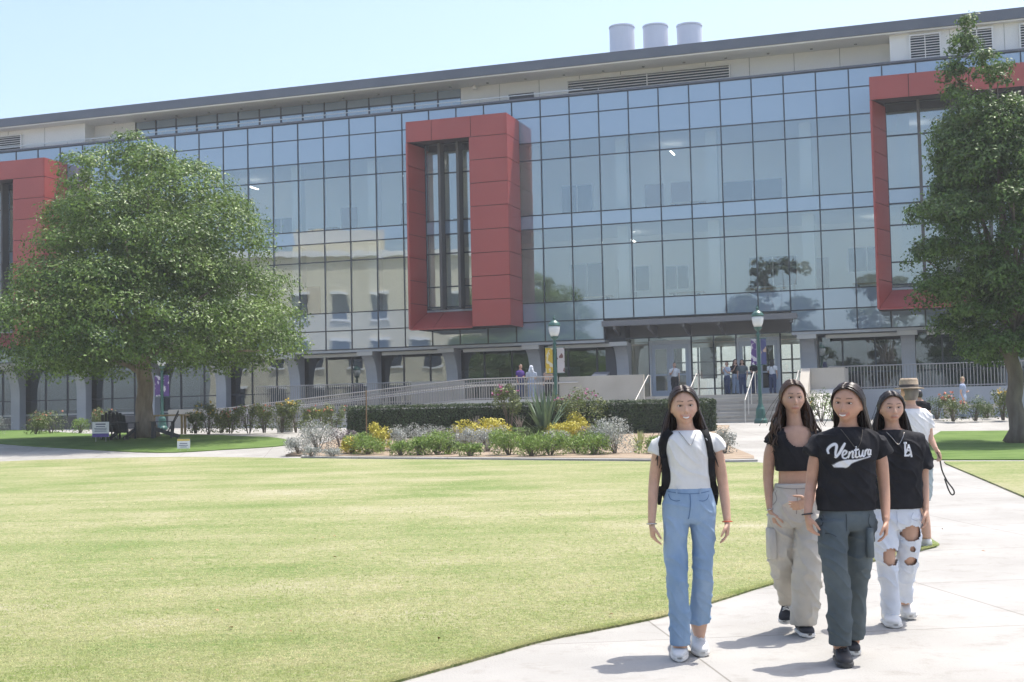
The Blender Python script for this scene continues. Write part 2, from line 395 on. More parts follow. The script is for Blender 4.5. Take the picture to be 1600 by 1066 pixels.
# benches along the glass
nb = 0
for s, z in ((-16.5, 11.4), (-6.9-1.2, 11.4), (3.4, 11.4), (-1.4, 6.95), (3.2, 6.95), (7.2, 6.95), (12.0, 6.95)):
    b = empty('corridor_bench', Fp(s+.8, -.8, z), 'wooden bench behind the %s floor glass, %s' % ('upper' if z > 10 else 'middle', {-16.5:'far left', -8.1:'left of the red box', 3.4:'right of the red box', -1.4:'right beside the red box', 3.2:'above the left entrance door', 7.2:'above the right lamp post', 12.0:'beside the right red box'}[round(s, 1)]), 'bench', 'benches behind the glass')
    q = MB(); q.fbox(s, s+1.7, -1.0, -.55, z+.40, z+.46); q.build('seat', M_wood, b)
    for a in (s+.2, s+1.4):
        q = MB(); q.fbox(a, a+.1, -.95, -.6, z, z+.40); q.build('leg', M_mull, b)
# ---------------- red window boxes
def red_panels(parent, rects, joint=.016):
    """rects: 4 world corners each -> one slab per panel, gap between"""
    for c in rects:
        c = [Vector(p) for p in c]; ctr = sum(c, Vector())/4; n = (c[1]-c[0]).cross(c[3]-c[0]).normalized()
        e1 = (c[1]-c[0]).normalized(); e2 = (c[3]-c[0]).normalized(); j = joint
        i4 = [c[0]+e1*j+e2*j, c[1]-e1*j+e2*j, c[2]-e1*j-e2*j, c[3]+e1*j-e2*j]
        q = MB(); q.hexa([p-n*.03 for p in i4]+[p+n*.012 for p in i4]); q.build('red_panel', M_red, parent)
def red_box(s0, s1, wl, wr, label, mulls, D=2.1, lip=1.08, rec=1.65):
    r = mk('red_window_box', *_core(s0, s1, wl, wr, D, lip, rec), M_reddark, BLD)
    r['label'] = label
    z0, z1 = BZ0, BZ1
    gl, gr = s0+wl, s1-wr                 # glazing range
    zi0, zi1 = z0+.95, z1-lip             # opening at the front / glazing
    rows = 9; P = []
    zz = [z1-lip*1.0] ; 
    zrow = [z1-lip] ; k = z1-lip
    while k-1.17 > z0+.3: k -= 1.17; zrow.append(k)
    zrow.append(z0)
    # top band
    cuts = [s0, s0+(s1-s0)*.26, s0+(s1-s0)*.65, s1]
    for a, b in zip(cuts, cuts[1:]): P.append([Fp(a,D,z1-lip), Fp(b,D,z1-lip), Fp(b,D,z1), Fp(a,D,z1)])
    # right pillar front and right side, left jamb reveal
    for za, zb in zip(zrow[1:], zrow):
        if wr > .3: P.append([Fp(gr,D,za), Fp(s1,D,za), Fp(s1,D,zb), Fp(gr,D,zb)])
        P.append([Fp(s1,D,za), Fp(s1,0.05,za), Fp(s1,0.05,zb), Fp(s1,D,zb)])
        zb2 = zb
        if za >= zi0-.2: P.append([Fp(s0+.10,D,za), Fp(gl,D-rec,za), Fp(gl,D-rec,zb2), Fp(s0+.10,D,zb2)])
    zl = [z for z in zrow if z >= zi0-.2][-1]
    P.append([Fp(s0+.10,D,z0+.02), Fp(gl,D-rec,zi0), Fp(gl,D-rec,zl), Fp(s0+.10,D,zl)])
    P.append([Fp(s1,D,z1-lip), Fp(s1,0.05,z1-lip), Fp(s1,0.05,z1), Fp(s1,D,z1)])
    # sloped sill panels
    m = s0+.1+(gr-s0)*.36
    P.append([Fp(s0+.10,D,z0+.02), Fp(m,D,z0+.02), Fp(m,D-rec,zi0), Fp(gl,D-rec,zi0)])
    P.append([Fp(m,D,z0+.02), Fp(gr,D,z0+.02), Fp(gr,D-rec,zi0), Fp(m,D-rec,zi0)])
    red_panels(r, P)
    # thin front edge of the left jamb and bottom edge
    q = MB(); q.fbox(s0, s0+.09, D-.03, D+.012, z0, z1-lip-.015); q.fbox(s0+.09, gr, D-.03, D+.012, z0-.05, z0+.015); q.build('edge_trim', M_red, r)
    # glazing
    zz = [zi0+.12, 7.16, 8.2, 9.92, 10.92, 11.62, 14.1, z1-lip+.16]
    nb_ = len(mulls)+1; ms = [gl]+[gl+(gr-gl)*m_ for m_ in mulls]+[gr]
    for a, b in zip(ms, ms[1:]):
        for za, zb in zip(zz, zz[1:]):
            if zb-za < .3: continue
            q = MB(); q.fbox(a+.03, b-.03, D-rec-.10, D-rec-.08, za+.03, zb-.03)
            q.build('window_pane', G_span if abs(za-10.92) < .02 else G_vis, r)
    fr = MB()
    for s in ms: fr.fbox(s-.03, s+.03, D-rec-.18, D-rec-.02, zi0+.1, z1-lip+.2)
    for z in zz: fr.fbox(gl, gr, D-rec-.16, D-rec-.035, z-.03, z+.03)
    fr.build('window_frame', M_mull, r)
    sill = MB(); sill.fbox(gl, gr, D-rec-.05, D-rec+.06, zi0+.0, zi0+.1); sill.build('sill', M_metal, r)
    for m_ in mulls:
        s = gl+(gr-gl)*m_; q = MB(); q.fbox(s-.07, s+.07, D-rec, D-rec+.55, zi0+.11, z1-lip+.1); q.build('fin', mat('fin_bronze', (.09,.085,.085), .5), r)
    # interior of the box
    q = MB(); q.fbox(gl, gr, -5, D-rec-.2, 11.35, 11.5); q.fbox(gl, gr, -5, D-rec-.2, 6.8, 6.92); q.build('box_floor', M_intf, r)
    return r
def _core(s0, s1, wl, wr, D, lip, rec):
    q = MB(); e = .035; z0, z1 = BZ0+e, BZ1-e
    gl, gr = s0+wl, s1-wr
    q.fbox(s0+.01, s1-e, .0, D-e, z1-lip+.3, z1)                 # head
    q.hexa([Fp(s0+.02,D-e,z1-lip+e), Fp(s1-e,D-e,z1-lip+e), Fp(s1-e,D-rec-.2,z1-lip+.25), Fp(s0+.02,D-rec-.2,z1-lip+.25)]+[Fp(s0+.02,D-e,z1-lip+.35), Fp(s1-e,D-e,z1-lip+.35), Fp(s1-e,0,z1-lip+.35), Fp(s0+.02,0,z1-lip+.35)])
    if wr > .3: q.fbox(gr+.02, s1-e, 0, D-e, z0, z1-lip+.3)
    else: q.fbox(s1-.1, s1-e, 0, D-e, z0, z1-lip+.3)
    c = [Fp(s0+.01,D-e,z0), Fp(s0+.10-e,D-e,z0), Fp(gl-e,D-rec-.1,z0), Fp(s0+.01,D-rec-.1,z0)]
    q.hexa(c+[p+Vector((0,0,z1-lip+.3-z0)) for p in c])
    q.fbox(s0+.01, gl-.01, 0, D-rec-.11, z0, z1-lip+.3)
    a = [Fp(s0+.1,D-e,z0-.02), Fp(gr,D-e,z0-.02), Fp(gr,0,z0-.02), Fp(s0+.1,0,z0-.02)]
    b = [Fp(s0+.1,D-e,z0+.01), Fp(gr,D-e,z0+.01), Fp(gr,D-rec-.05,z0+.9), Fp(s0+.1,D-rec-.05,z0+.9)]
    q.hexa(a+b)
    return q.v, q.f
red_box(*BOX['mid'], .36, 2.0, 'red box with narrow tall windows and two fins, in the centre', (.33, .66))
red_box(*BOX['right'], .62, .12, 'wide red box with four window bays behind the right tree', (.25, .5, .75))
red_box(*BOX['left'], .62, 2.1, 'red box partly hidden by the round tree', (.25, .5, .75))
# ---------------- penthouse and roof
ph = MB(); ph.fbox(-8.1, 14.1, -2.3, -2.1, 17.3, 19.18); ph.build('penthouse_wall', M_white, BLD)
q = MB(); q.fbox(14.1, S1*PW, -3.5, -.75, 17.3, 19.18); q.build('penthouse_block', M_white, BLD)
q = MB(); q.fbox(S0*PW, -31.2, -3.5, -1.2, 17.3, 19.16); q.build('penthouse_block', M_white, BLD)
q = MB(); q.fbox(-31.2, -28.4, -2.3, -2.1, 17.3, 19.18); q.build('penthouse_wall', M_white, BLD)
for s in [-8.1+2.2*k for k in range(1, 10)]:
    q = MB(); q.fbox(s-.012, s+.012, -2.1, -2.085, 17.3, 19.15); q.build('panel_joint', M_concd, BLD)
for s in [16.8+2.4*k for k in range(5)]+[-34.0, -36.6]:
    q = MB(); q.fbox(s-.01, s+.01, -.76 if s > 0 else -1.21, -.738 if s > 0 else -1.188, 17.7, 19.12); q.build('panel_joint', M_concd, BLD)
# clerestory strip
n = 15; s0, s1 = -28.4, -8.1
for k in range(n):
    a = s0+(s1-s0)*k/n; b = s0+(s1-s0)*(k+1)/n
    for z0, z1, m in ((17.3, 18.65, G_vis), (18.65, 19.14, G_span)):
        q = MB(); q.fbox(a+.03, b-.03, -2.2, -2.18, z0+.02, z1-.02); q.build('clerestory_pane', m, BLD)
fr = MB()
for k in range(n+1): s = s0+(s1-s0)*k/n; fr.fbox(s-.03, s+.03, -2.28, -2.13, 17.3, 19.16)
fr.fbox(s0, s1, -2.27, -2.14, 18.62, 18.68); fr.build('clerestory_frame', M_mull, BLD)
q = MB(); q.fbox(s0, s1, -4.6, -4.4, 17.3, 19.15); q.build('clerestory_room', M_int, BLD)
def louvre(s0, s1, t, z0, z1, n):
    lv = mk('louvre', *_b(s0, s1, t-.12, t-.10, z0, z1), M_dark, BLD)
    q = MB()
    for k in range(n):
        z = z0+(z1-z0)*(k+.2)/n; h = (z1-z0)/n
        q.hexa([Fp(s0,t+.03,z), Fp(s1,t+.03,z), Fp(s1,t-.09,z+h*.35), Fp(s0,t-.09,z+h*.35), Fp(s0,t+.03,z+h*.22), Fp(s1,t+.03,z+h*.22), Fp(s1,t-.09,z+h*.57), Fp(s0,t-.09,z+h*.57)])
    q.build('slats', M_white, lv, kind='stuff')
    q = MB(); w_ = .06
    q.fbox(s0-w_, s0, t-.13, t+.06, z0-w_, z1+w_); q.fbox(s1, s1+w_, t-.13, t+.06, z0-w_, z1+w_); q.fbox(s0, s1, t-.13, t+.06, z1, z1+w_); q.fbox(s0, s1, t-.13, t+.06, z0-w_, z0)
    q.fbox((s0+s1)/2-.02, (s0+s1)/2+.02, t-.05, t+.05, z0, z1)
    q.build('louvre_frame', M_white, lv)
def _b(*a): q = MB(); q.fbox(*a); return q.v, q.f
louvre(-2.1, 6.3, -1.98, 17.75, 18.85, 8)
for s in (15.05, 17.35, 19.9): louvre(s, s+1.3, -.62, 17.85, 18.95, 9)
louvre(-40.2, -35.6, -1.08, 17.8, 18.8, 8)
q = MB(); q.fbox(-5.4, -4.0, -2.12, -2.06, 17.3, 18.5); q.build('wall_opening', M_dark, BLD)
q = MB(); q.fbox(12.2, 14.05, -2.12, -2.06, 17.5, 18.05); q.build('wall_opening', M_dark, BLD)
rf = MB(); rf.fbox(S0*PW-2, S1*PW+2, -14, -.35, 19.20, 19.70); rf.build('roof', M_fascia, BLD)
q = MB(); q.fbox(S0*PW-2, S1*PW+2, -13.9, -.42, 19.13, 19.195); q.build('soffit', M_white, BLD)
q = MB()
for k in range(30): 
    c = Fp(-40+k*2.1, -1.6, 19.09); q.lathe(c, [(.07, 0), (.07, .04)], 8)
q.build('soffit_lights', M_concd, BLD, kind='stuff')
# terrace guard on the parapet
q = MB()
for k in range(0, 24):
    s = -37+k*1.6
    q.fbox(s-.015, s+.015, -.9, -.87, 17.4, 18.1)
q.fbox(-37, -1, -.9, -.86, 18.08, 18.12); q.fbox(-37, -1, -.9, -.87, 17.8, 17.82); q.build('parapet_guard', M_railb, BLD)
# security cameras under the eave
for s in (-31.5, -7.2):
    q = MB(); q.lathe(Fp(s, -1.8, 18.85), [(.03,0),(.14,.05),(.15,.18),(.06,.28)], 12); q.build('security_camera', M_white, BLD)
# three exhaust vents on the roof
for u, nm in ((972.5, 'left'), (1025, 'middle'), (1078, 'right')):
    c = at(u, 80, 70.5); e = empty('roof_vent', (c.x, c.y, 19.6), 'white round exhaust vent on the roof, %s of the three' % nm, 'vent', 'roof vents')
    q = MB(); q.lathe((c.x, c.y, 19.6), [(.70,0),(.69,1.4),(.685,2.9),(.66,2.95)], 32); q.build('drum', mat('vent_white', (.66,.68,.75), .45), e, smooth=False)
    q = MB(); q.lathe((c.x, c.y, 22.53), [(.70,0),(.715,.02),(.715,.10),(.66,.12),(.60,.10)], 32); q.build('rim', mat('vent_white', (.66,.68,.75), .45), e)
# ---------------- ground floor
TG = -1.75                             # glazing plane
q = MB(); q.fbox(S0*PW, ENT[0], -2.2, .0, 5.05, 5.19); q.fbox(ENT[1], S1*PW, -2.2, .0, 5.05, 5.19); q.fbox(ENT[0], ENT[1], -3.2, -.2, 6.06, 6.18); q.build('soffit', M_colm, BLD)
q = MB()
for k in range(-9, 6):
    if k in (1,): continue
    a = (3*k+.85)*PW+.35; b = (3*k+3.85)*PW-.35
    if a > -.2 and b < 9.5: continue
    q = MB(); q.fbox(a-.1, b+.05, -.5, -.32, 4.83, 5.0); q.build('light_beam', mat('beam_pale', (.52,.50,.46), .7), BLD)
def column(s, zb):
    c = empty('c', (0,0,0)); bpy.data.objects.remove(c)
    q = MB(); w_ = .31
    q.fbox(s-w_, s+w_, -1.5, -.95, zb, 5.04)
    # curved haunch reaching forward under the overhang
    n_ = 10; pr = []
    for k in range(n_+1):
        a = math.pi/2*k/n_; pr.append((-.95+.9*(1-math.cos(a)), 3.3+1.55*math.sin(a)))
    vs_ = [];
    for t, z in pr: vs_ += [Fp(s-w_, t, z), Fp(s+w_, t, z)]
    vs_ += [Fp(s-w_, -.05, 5.04), Fp(s+w_, -.05, 5.04), Fp(s-w_, -.95, 5.04), Fp(s+w_, -.95, 5.04)]
    fs = [(2*k, 2*k+1, 2*k+3, 2*k+2) for k in range(n_)]
    L_ = 2*(n_+1)
    fs += [(2*n_, 2*n_+1, L_+1, L_), (L_, L_+1, L_+3, L_+2)]
    fs += [tuple([2*k for k in range(n_+1)]+[L_, L_+2]), tuple([2*k+1 for k in range(n_+1)]+[L_+1, L_+3])[::-1]]
    q.add(vs_, fs); o = q.build('column', M_colm, BLD)
    q = MB(); q.fbox(s-.45, s+.45, -.34, -.02, 4.84, 5.045); q.build('column_cap', mat('beam_pale', (.52,.50,.46), .7), BLD)
for k in range(-9, 6):
    s = (3*k+.45)*PW
    if k == 1: continue
    column(s, 2.24 if k >= -4 else 1.0)
# ground floor glazing bays
for k in range(-9, 6):
    a = (3*k+.45)*PW; b = a+3*PW
    if k in (0, 1): continue
    low = 2.24 if k >= -4 else 2.0
    for i in range(3):
        s0_, s1_ = a+i*PW, a+(i+1)*PW
        for z0, z1 in ((low+.05, low+1.0), (low+1.0, 5.05)):
            q = MB(); q.fbox(s0_+.04, s1_-.04, TG, TG+.015, z0+.03, z1-.03); q.build('window_pane', G_dark, BLD)
    fr = MB()
    for i in range(4): fr.fbox(a+i*PW-.04, a+i*PW+.04, TG-.1, TG+.05, low, 5.05)
    for z in (low+.05, low+1.0): fr.fbox(a, b, TG-.08, TG+.03, z-.03, z+.03)
    fr.build('window_frame', M_mull, BLD)
q = MB(); q.fbox(S0*PW, -4*3*PW+.4*PW, TG-.3, TG+.1, .9, 2.0); q.build('base_wall', mat('base_wall_brown', (.16,.145,.135), .8, (.19,.17,.16), 1, 4), BLD)
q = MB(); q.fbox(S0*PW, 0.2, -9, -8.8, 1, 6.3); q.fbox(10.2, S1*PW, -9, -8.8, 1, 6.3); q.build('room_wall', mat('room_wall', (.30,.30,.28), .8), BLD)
q = MB(); q.fbox(S0*PW, S1*PW, -15.7, TG+.02, 1.6, 2.2); q.build('ground_floor', M_intf, BLD)
for s, w_, z0, z1, c in ((-36, 2.6, 2.4, 4.4, 0), (-31.5, 3.2, 2.4, 4.6, 0), (-27, 2, 2.4, 4.2, 0), (-9.5, 2.8, 2.3, 4.0, 0), (-5.2, 3.0, 2.3, 4.0, 0), (14.8, 2.9, 2.3, 3.9, 0), (12.4, 1.4, 2.5, 4.9, 1)):
    q = MB(); q.fbox(s, s+w_, -3.4, -3.35, z0, z1); q.build('roller_blind' if not c else 'brick_pier', M_int if not c else mat('brick_pier', (.30,.13,.09), .8, (.36,.17,.12), 8, 3), BLD)
# ---------------- entrance
E0, E1 = .35, 9.5
q = MB(); q.fbox(ENT[0]-.05, ENT[1]+.3, -.35, .25, 5.86, 6.02); q.fbox(ENT[0]-.05, ENT[1]+.3, .25, .31, 5.80, 6.08); q.build('canopy', mat('canopy_grey', (.20,.195,.20), .6), BLD)
for k in range(6):
    s = .5+k*1.72; q = MB()
    q.add([Fp(s,.2,5.81), Fp(s+.12,.2,5.81), Fp(s,-1.6,5.81), Fp(s+.12,-1.6,5.81), Fp(s,-1.6,5.25), Fp(s+.12,-1.6,5.25), Fp(s,.2,5.66), Fp(s+.12,.2,5.66)], [(0,1,3,2), (2,3,5,4), (4,5,7,6), (6,7,1,0), (0,2,4,6), (1,7,5,3)])
    q.build('canopy_bracket', mat('canopy_grey', (.20,.195,.20), .6), BLD)
TE = -2.0
q = MB(); q.fbox(ENT[0]-.2, E0+.5, TE-.2, -.95, 2.24, 6.05); q.build('entrance_pier', mat('entrance_dark', (.06,.065,.075), .5), BLD)
q = MB(); q.fbox(ENT[0], ENT[1], TE-.1, TE, 5.3, 6.05); q.build('entrance_header', mat('canopy_grey', (.20,.195,.20), .6), BLD)
def door(s, parent):
    fr = MB(); W = 1.9; z1 = 4.95
    fr.fbox(s-.1, s, TE-.06, TE+.1, 2.24, z1+.16); fr.fbox(s+W, s+W+.1, TE-.06, TE+.1, 2.24, z1+.16); fr.fbox(s, s+W, TE-.06, TE+.1, z1, z1+.16)
    d = fr.build('door_frame', mat('door_frame_pale', (.55,.57,.60), .45), parent)
    for a, b in ((s+.012, s+W/2-.006), (s+W/2+.006, s+W-.012)):
        lf = MB(); w_ = .17
        lf.fbox(a, a+w_, TE-.02, TE+.045, 2.27, z1-.01); lf.fbox(b-w_, b, TE-.02, TE+.045, 2.27, z1-.01); lf.fbox(a+w_, b-w_, TE-.02, TE+.045, z1-.26, z1-.01); lf.fbox(a+w_, b-w_, TE-.02, TE+.045, 2.27, 2.6); lf.fbox(a+w_, b-w_, TE-.02, TE+.045, 3.35, 3.43)
        l = lf.build('door_leaf', mat('door_blue_grey', (.46,.49,.54), .45, metal=.1), parent)
        q = MB(); q.fbox(a+w_, b-w_, TE, TE+.012, 2.6, z1-.26); q.build('door_pane', G_clear, l)
        q = MB(); h = b-.08 if a < s+.3 else a+.08; q.tube([Fp(h, TE+.1, 3.1), Fp(h, TE+.1, 3.7)], .018, 8); q.build('handle', M_railb, l)
door(1.95, BLD); door(6.35, BLD)
ss = [E0+.5, 1.83]; panes = [(E0+.5, 1.83), (3.98, 5.1), (5.1, 6.22), (8.38, 9.4)]
for a, b in panes:
    for z0, z1 in ((2.3, 4.95), (4.95, 5.3)):
        q = MB(); q.fbox(a+.03, b-.03, TE, TE+.014, z0+.03, z1-.03); q.build('entrance_pane', G_clear, BLD)
for a, b in ((1.85, 3.95), (6.25, 8.35)):
    q = MB(); q.fbox(a, b, TE, TE+.014, 5.13, 5.28); q.build('entrance_pane', G_clear, BLD)
fr = MB()
for s in (E0+.5, 1.83, 3.98, 5.1, 6.22, 8.38, 9.4): fr.fbox(s-.035, s+.035, TE-.08, TE+.06, 2.24, 5.3)
fr.fbox(E0+.5, 9.4, TE-.06, TE+.03, 5.27, 5.31); fr.build('entrance_frame', M_mull, BLD)
q = MB(); q.fbox(9.42, 10.2, TE-.2, -.95, 2.24, 6.05); q.build('entrance_pier', M_colm, BLD)
# lobby runs through to windows at the back
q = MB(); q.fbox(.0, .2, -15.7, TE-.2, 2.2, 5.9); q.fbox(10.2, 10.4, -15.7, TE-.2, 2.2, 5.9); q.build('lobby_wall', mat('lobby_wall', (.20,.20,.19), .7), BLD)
q = MB(); q.fbox(.2, 10.2, -15.7, TE-.2, 5.9, 6.0); q.build('lobby_ceiling', M_intc, BLD)
for k in range(4):
    q = MB(); q.fbox(1.6+k*2.3, 1.72+k*2.3, -7.0, -4.0, 5.6, 5.66); q.build('lobby_lamp', M_tube, BLD)
fr = MB()
for k in range(9): s = -.9+k*1.4; fr.fbox(s-.05, s+.05, -15.85, -15.72, 1.5, 5.4)
for z in (2.9, 3.7, 4.5): fr.fbox(-1, 10.5, -15.84, -15.73, z-.04, z+.04)
fr.build('rear_window_frame', M_mull, BLD)
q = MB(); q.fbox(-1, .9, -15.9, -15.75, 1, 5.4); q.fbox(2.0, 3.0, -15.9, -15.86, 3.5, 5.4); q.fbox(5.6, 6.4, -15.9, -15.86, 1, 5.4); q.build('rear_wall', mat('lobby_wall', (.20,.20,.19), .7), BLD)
q = MB(); q.fbox(2.2, 3.0, -7, -6, 2.2, 3.7); q.fbox(4.6, 5.6, -9, -8, 2.2, 3.3); q.build('lobby_desk', M_dark, BLD)
# ------------------------------------------------------------------ terrace, ramp, stairs
ZT = 2.24
SITE = empty('entrance_terrace', Fp(5, 3, 1.0), 'raised concrete terrace with stairs and ramp in front of the entrance', 'terrace')
def slab(s0, s1, t0, t1, z0, z1, name, m): q = MB(); q.fbox(s0, s1, t0, t1, z0, z1); return q.build(name, m, SITE)
slab(-18.2, -5.0, -1.6, 2.4, .8, ZT-.03, 'terrace_slab', M_concd)
slab(-5.0, 10.9, -1.95, 6.0, .8, ZT-.02, 'landing_slab', M_conc)
slab(10.9, 27, -1.6, 2.4, .8, ZT-.03, 'terrace_slab', M_concd)
# right terrace wall
slab(10.9, 27, 2.4, 2.62, .7, ZT+.1, 'retaining_wall', M_colm)
SX0, SX1 = 3.3, 10.1
NR = 8; rh = (ZT-1.0)/NR; tr_ = .36
for k in range(NR-1):
    q = MB(); z = 1.0+(k+1)*rh; t1 = 6.0+(NR-1-k)*tr_
    q.fbox(SX0, SX1, 6.0, t1-.03, .8+.002*k, z-.05); q.fbox(SX0, SX1, t1-tr_-.02, t1, z-.05, z); q.build('step', M_conc if k % 2 else mat('step_lit_concrete', (.40,.38,.35), .85, (.47,.45,.42), 2, 5), SITE)  # alternate steps paler, painting in the contrast of lit treads and shaded risers
# right cheek wall, sloped, and its upper block
q = MB(); q.fbox(10.12, 11.9, 3.2, 6.0, .8, 3.25); q.build('cheek_block', M_tan, SITE)
a = [Fp(10.12,9.2,.8), Fp(10.5,9.2,.8), Fp(10.5,6.02,.8), Fp(10.12,6.02,.8)]; b = [Fp(10.12,9.2,1.15), Fp(10.5,9.2,1.15), Fp(10.5,6.02,3.25), Fp(10.12,6.02,3.25)]
MB().hexa(a+b).build('cheek_wall', M_tan, SITE)
a = [Fp(10.52,9.0,.8), Fp(11.9,9.0,.8), Fp(11.9,6.02,.8), Fp(10.52,6.02,.8)]; b = [Fp(10.52,9.0,1.1), Fp(11.9,9.0,1.1), Fp(11.9,6.02,2.35), Fp(10.52,6.02,2.35)]
MB().hexa(a+b).build('sloped_plinth', mat('plinth_pale', (.60,.58,.54), .8), SITE)
# left cheek: solid wall beside the landing
slab(-.6, 3.28, 6.02, 6.25, .8, 3.2, 'landing_wall', M_tan); slab(3.0, 3.28, 6.27, 8.4, .8, 1.75, 'stair_kerb', M_conc)
def handrail(s, label_):
    q = MB(); r_ = .024
    top = Fp(s, 5.6, ZT+.92); bot = Fp(s, 9.0, 1.0+.92)
    q.tube([Fp(s, 5.55, ZT), top, ], r_, 8); q.tube([top, Fp(s, 6.0, ZT+.92), bot, Fp(s, 9.05, 1.0)], r_, 8)
    for f in (.33, .66):
        p = Fp(s, 6.0+3.0*f, 0); zt = ZT+.92-(ZT-1.0)*f; q.tube([(p.x,p.y,zt-1.0), (p.x,p.y,zt)], r_*.8, 8)
    q.build('handrail', M_railb, SITE)
for s in (3.45, 5.6, 8.1, 10.0): handrail(s, '')
# ramp: sloped slab, kerb wall, guard with balusters, bright handrail
def rz(s): return 1.05+(2.14-1.05)*min(max((s+18.0)/13.0, 0), 1)
rs_ = [-19.5, -18.0, -14, -10, -5.0, -.6]
for t0, t1, dz, nm, m in ((4.6, 6.4, 0, 'ramp_slab', M_conc), (6.42, 6.62, .1, 'ramp_wall', mat('ramp_wall_pale', (.46,.45,.43), .85, (.52,.51,.49), 1, 4))):
    for a, b in zip(rs_, rs_[1:]):
        q = MB(); q.hexa([Fp(a,t1,.7), Fp(b,t1,.7), Fp(b,t0,.7), Fp(a,t0,.7)]+[Fp(a,t1,rz(a)+dz), Fp(b,t1,rz(b)+dz), Fp(b,t0,rz(b)+dz), Fp(a,t0,rz(a)+dz)]); q.build(nm, m, SITE)
def guard(s0, s1, t, zf, h, name, step=.12, rail=True):
    q = MB(); n = int((s1-s0)/step)
    for k in range(n+1):
        s = s0+(s1-s0)*k/n; z = zf(s); q.fbox(s-.016, s+.016, t-.012, t+.012, z+.02, z+h)
    q.build(name+'_balusters', M_rail, SITE, kind='stuff')
    q = MB(); m = max(1, int((s1-s0)/2)); pts = [s0+(s1-s0)*k/m for k in range(m+1)]
    for dz in (h, .08): q.tube([Fp(s, t, zf(s)+dz) for s in pts], .028, 6)
    q.build(name+'_rails', M_rail, SITE)
guard(-19.5, -.6, 6.52, lambda s: rz(s)+.08, 1.0, 'ramp_guard')
guard(-19.5, -2.0, 4.5, lambda s: rz(s)+.02, 1.0, 'ramp_guard', .15)
for t in (6.30, 4.72):
    q = MB(); q.tube([Fp(s, t, rz(s)+.80) for s in rs_[1:]]+[Fp(.3, t, 2.14+.80)], .03, 8); q.build('ramp_handrail', M_railb, SITE)
guard(-18.2, -9.4, 2.3, lambda s: ZT, 1.05, 'terrace_guard')
slab(-9.4, -6.6, 2.2, 2.4, 1.0, ZT+1.05, 'terrace_wall', M_tan)
guard(11.0, 27, 2.5, lambda s: ZT+.1, 1.05, 'terrace_guard', .14)
slab(-22.5, -19.0, 3.6, 3.8, .9, 2.2, 'low_wall', M_tan)
# litter bin beside the doors
bn = empty('litter_bin', Fp(.9, 4.6, ZT), 'blue grey litter bin with sloped top left of the entrance stairs', 'bin')
q = MB(); q.fbox(.6, 1.25, 4.3, 4.9, ZT, ZT+.95); q.build('body', mat('bin_blue', (.13,.17,.23), .5), bn)
MB().hexa([Fp(.57,4.93,ZT+.951), Fp(1.28,4.93,ZT+.951), Fp(1.28,4.27,ZT+.951), Fp(.57,4.27,ZT+.951), Fp(.57,4.93,ZT+1.0), Fp(1.28,4.93,ZT+1.0), Fp(1.28,4.27,ZT+1.2), Fp(.57,4.27,ZT+1.2)]).build('lid', mat('bin_lid', (.07,.08,.1), .5), bn)
# ------------------------------------------------------------------ lamp posts with banners
def lamp(base, h, label, ban=None, bs=.30):
    e = empty('street_lamp', base, label, 'street lamp', 'green campus lamp posts'); b = Vector(base)
    q = MB(); q.lathe(b, [(.26,0),(.26,.12),(.20,.2),(.17,.55),(.13,.62),(.085,.75),(.07,1.0),(.055,h-.9),(.08,h-.88),(.08,h-.83),(.05,h-.8),(.05,h-.72),(.15,h-.62),(.16,h-.57)], 16); q.build('post', M_lampg, e, smooth=False)
    q = MB(); q.lathe(b, [(.14,h-.565),(.20,h-.42),(.225,h-.25),(.215,h-.16)], 20); q.build('globe', M_globe, e, smooth=True)
    q = MB(); q.lathe(b, [(.235,h-.158),(.245,h-.12),(.20,h-.03),(.10,h+.06),(.045,h+.09),(.045,h+.13),(.06,h+.16),(.02,h+.24),(.004,h+.30)], 20); q.build('cap', M_lampg, e)
    if ban:
        zb = h-1.0
        for sgn, cols in zip((-1, 1), ban):
            d = FS*sgn
            q = MB()
            for z in (zb, zb-1.02): q.tube([b+Vector((0,0,z)), b+d*(bs+.12)+Vector((0,0,z))], .014, 6)
            q.build('banner_arm', M_lampg, e)
            p0 = b+d*.09; p1 = b+d*(bs+.09); nn = 6
            vs_ = []
            for k in range(nn+1):
                z = zb-.01-1.0*k/nn; wv = .02*math.sin(k*1.1)
                vs_ += [p0+Vector((0,wv,z)), p1+Vector((0,-wv,z)), p1+Vector((0,.008-wv,z)), p0+Vector((0,.008+wv,z))]
            fs = []
            for k in range(nn):
                a = 4*k; fs += [(a,a+1,a+5,a+4), (a+1,a+2,a+6,a+5), (a+2,a+3,a+7,a+6), (a+3,a,a+4,a+7)]
            fs += [(3,2,1,0), (4*nn,4*nn+1,4*nn+2,4*nn+3)]
            mk('banner', vs_, fs, banner_mat(cols), e)
    return e
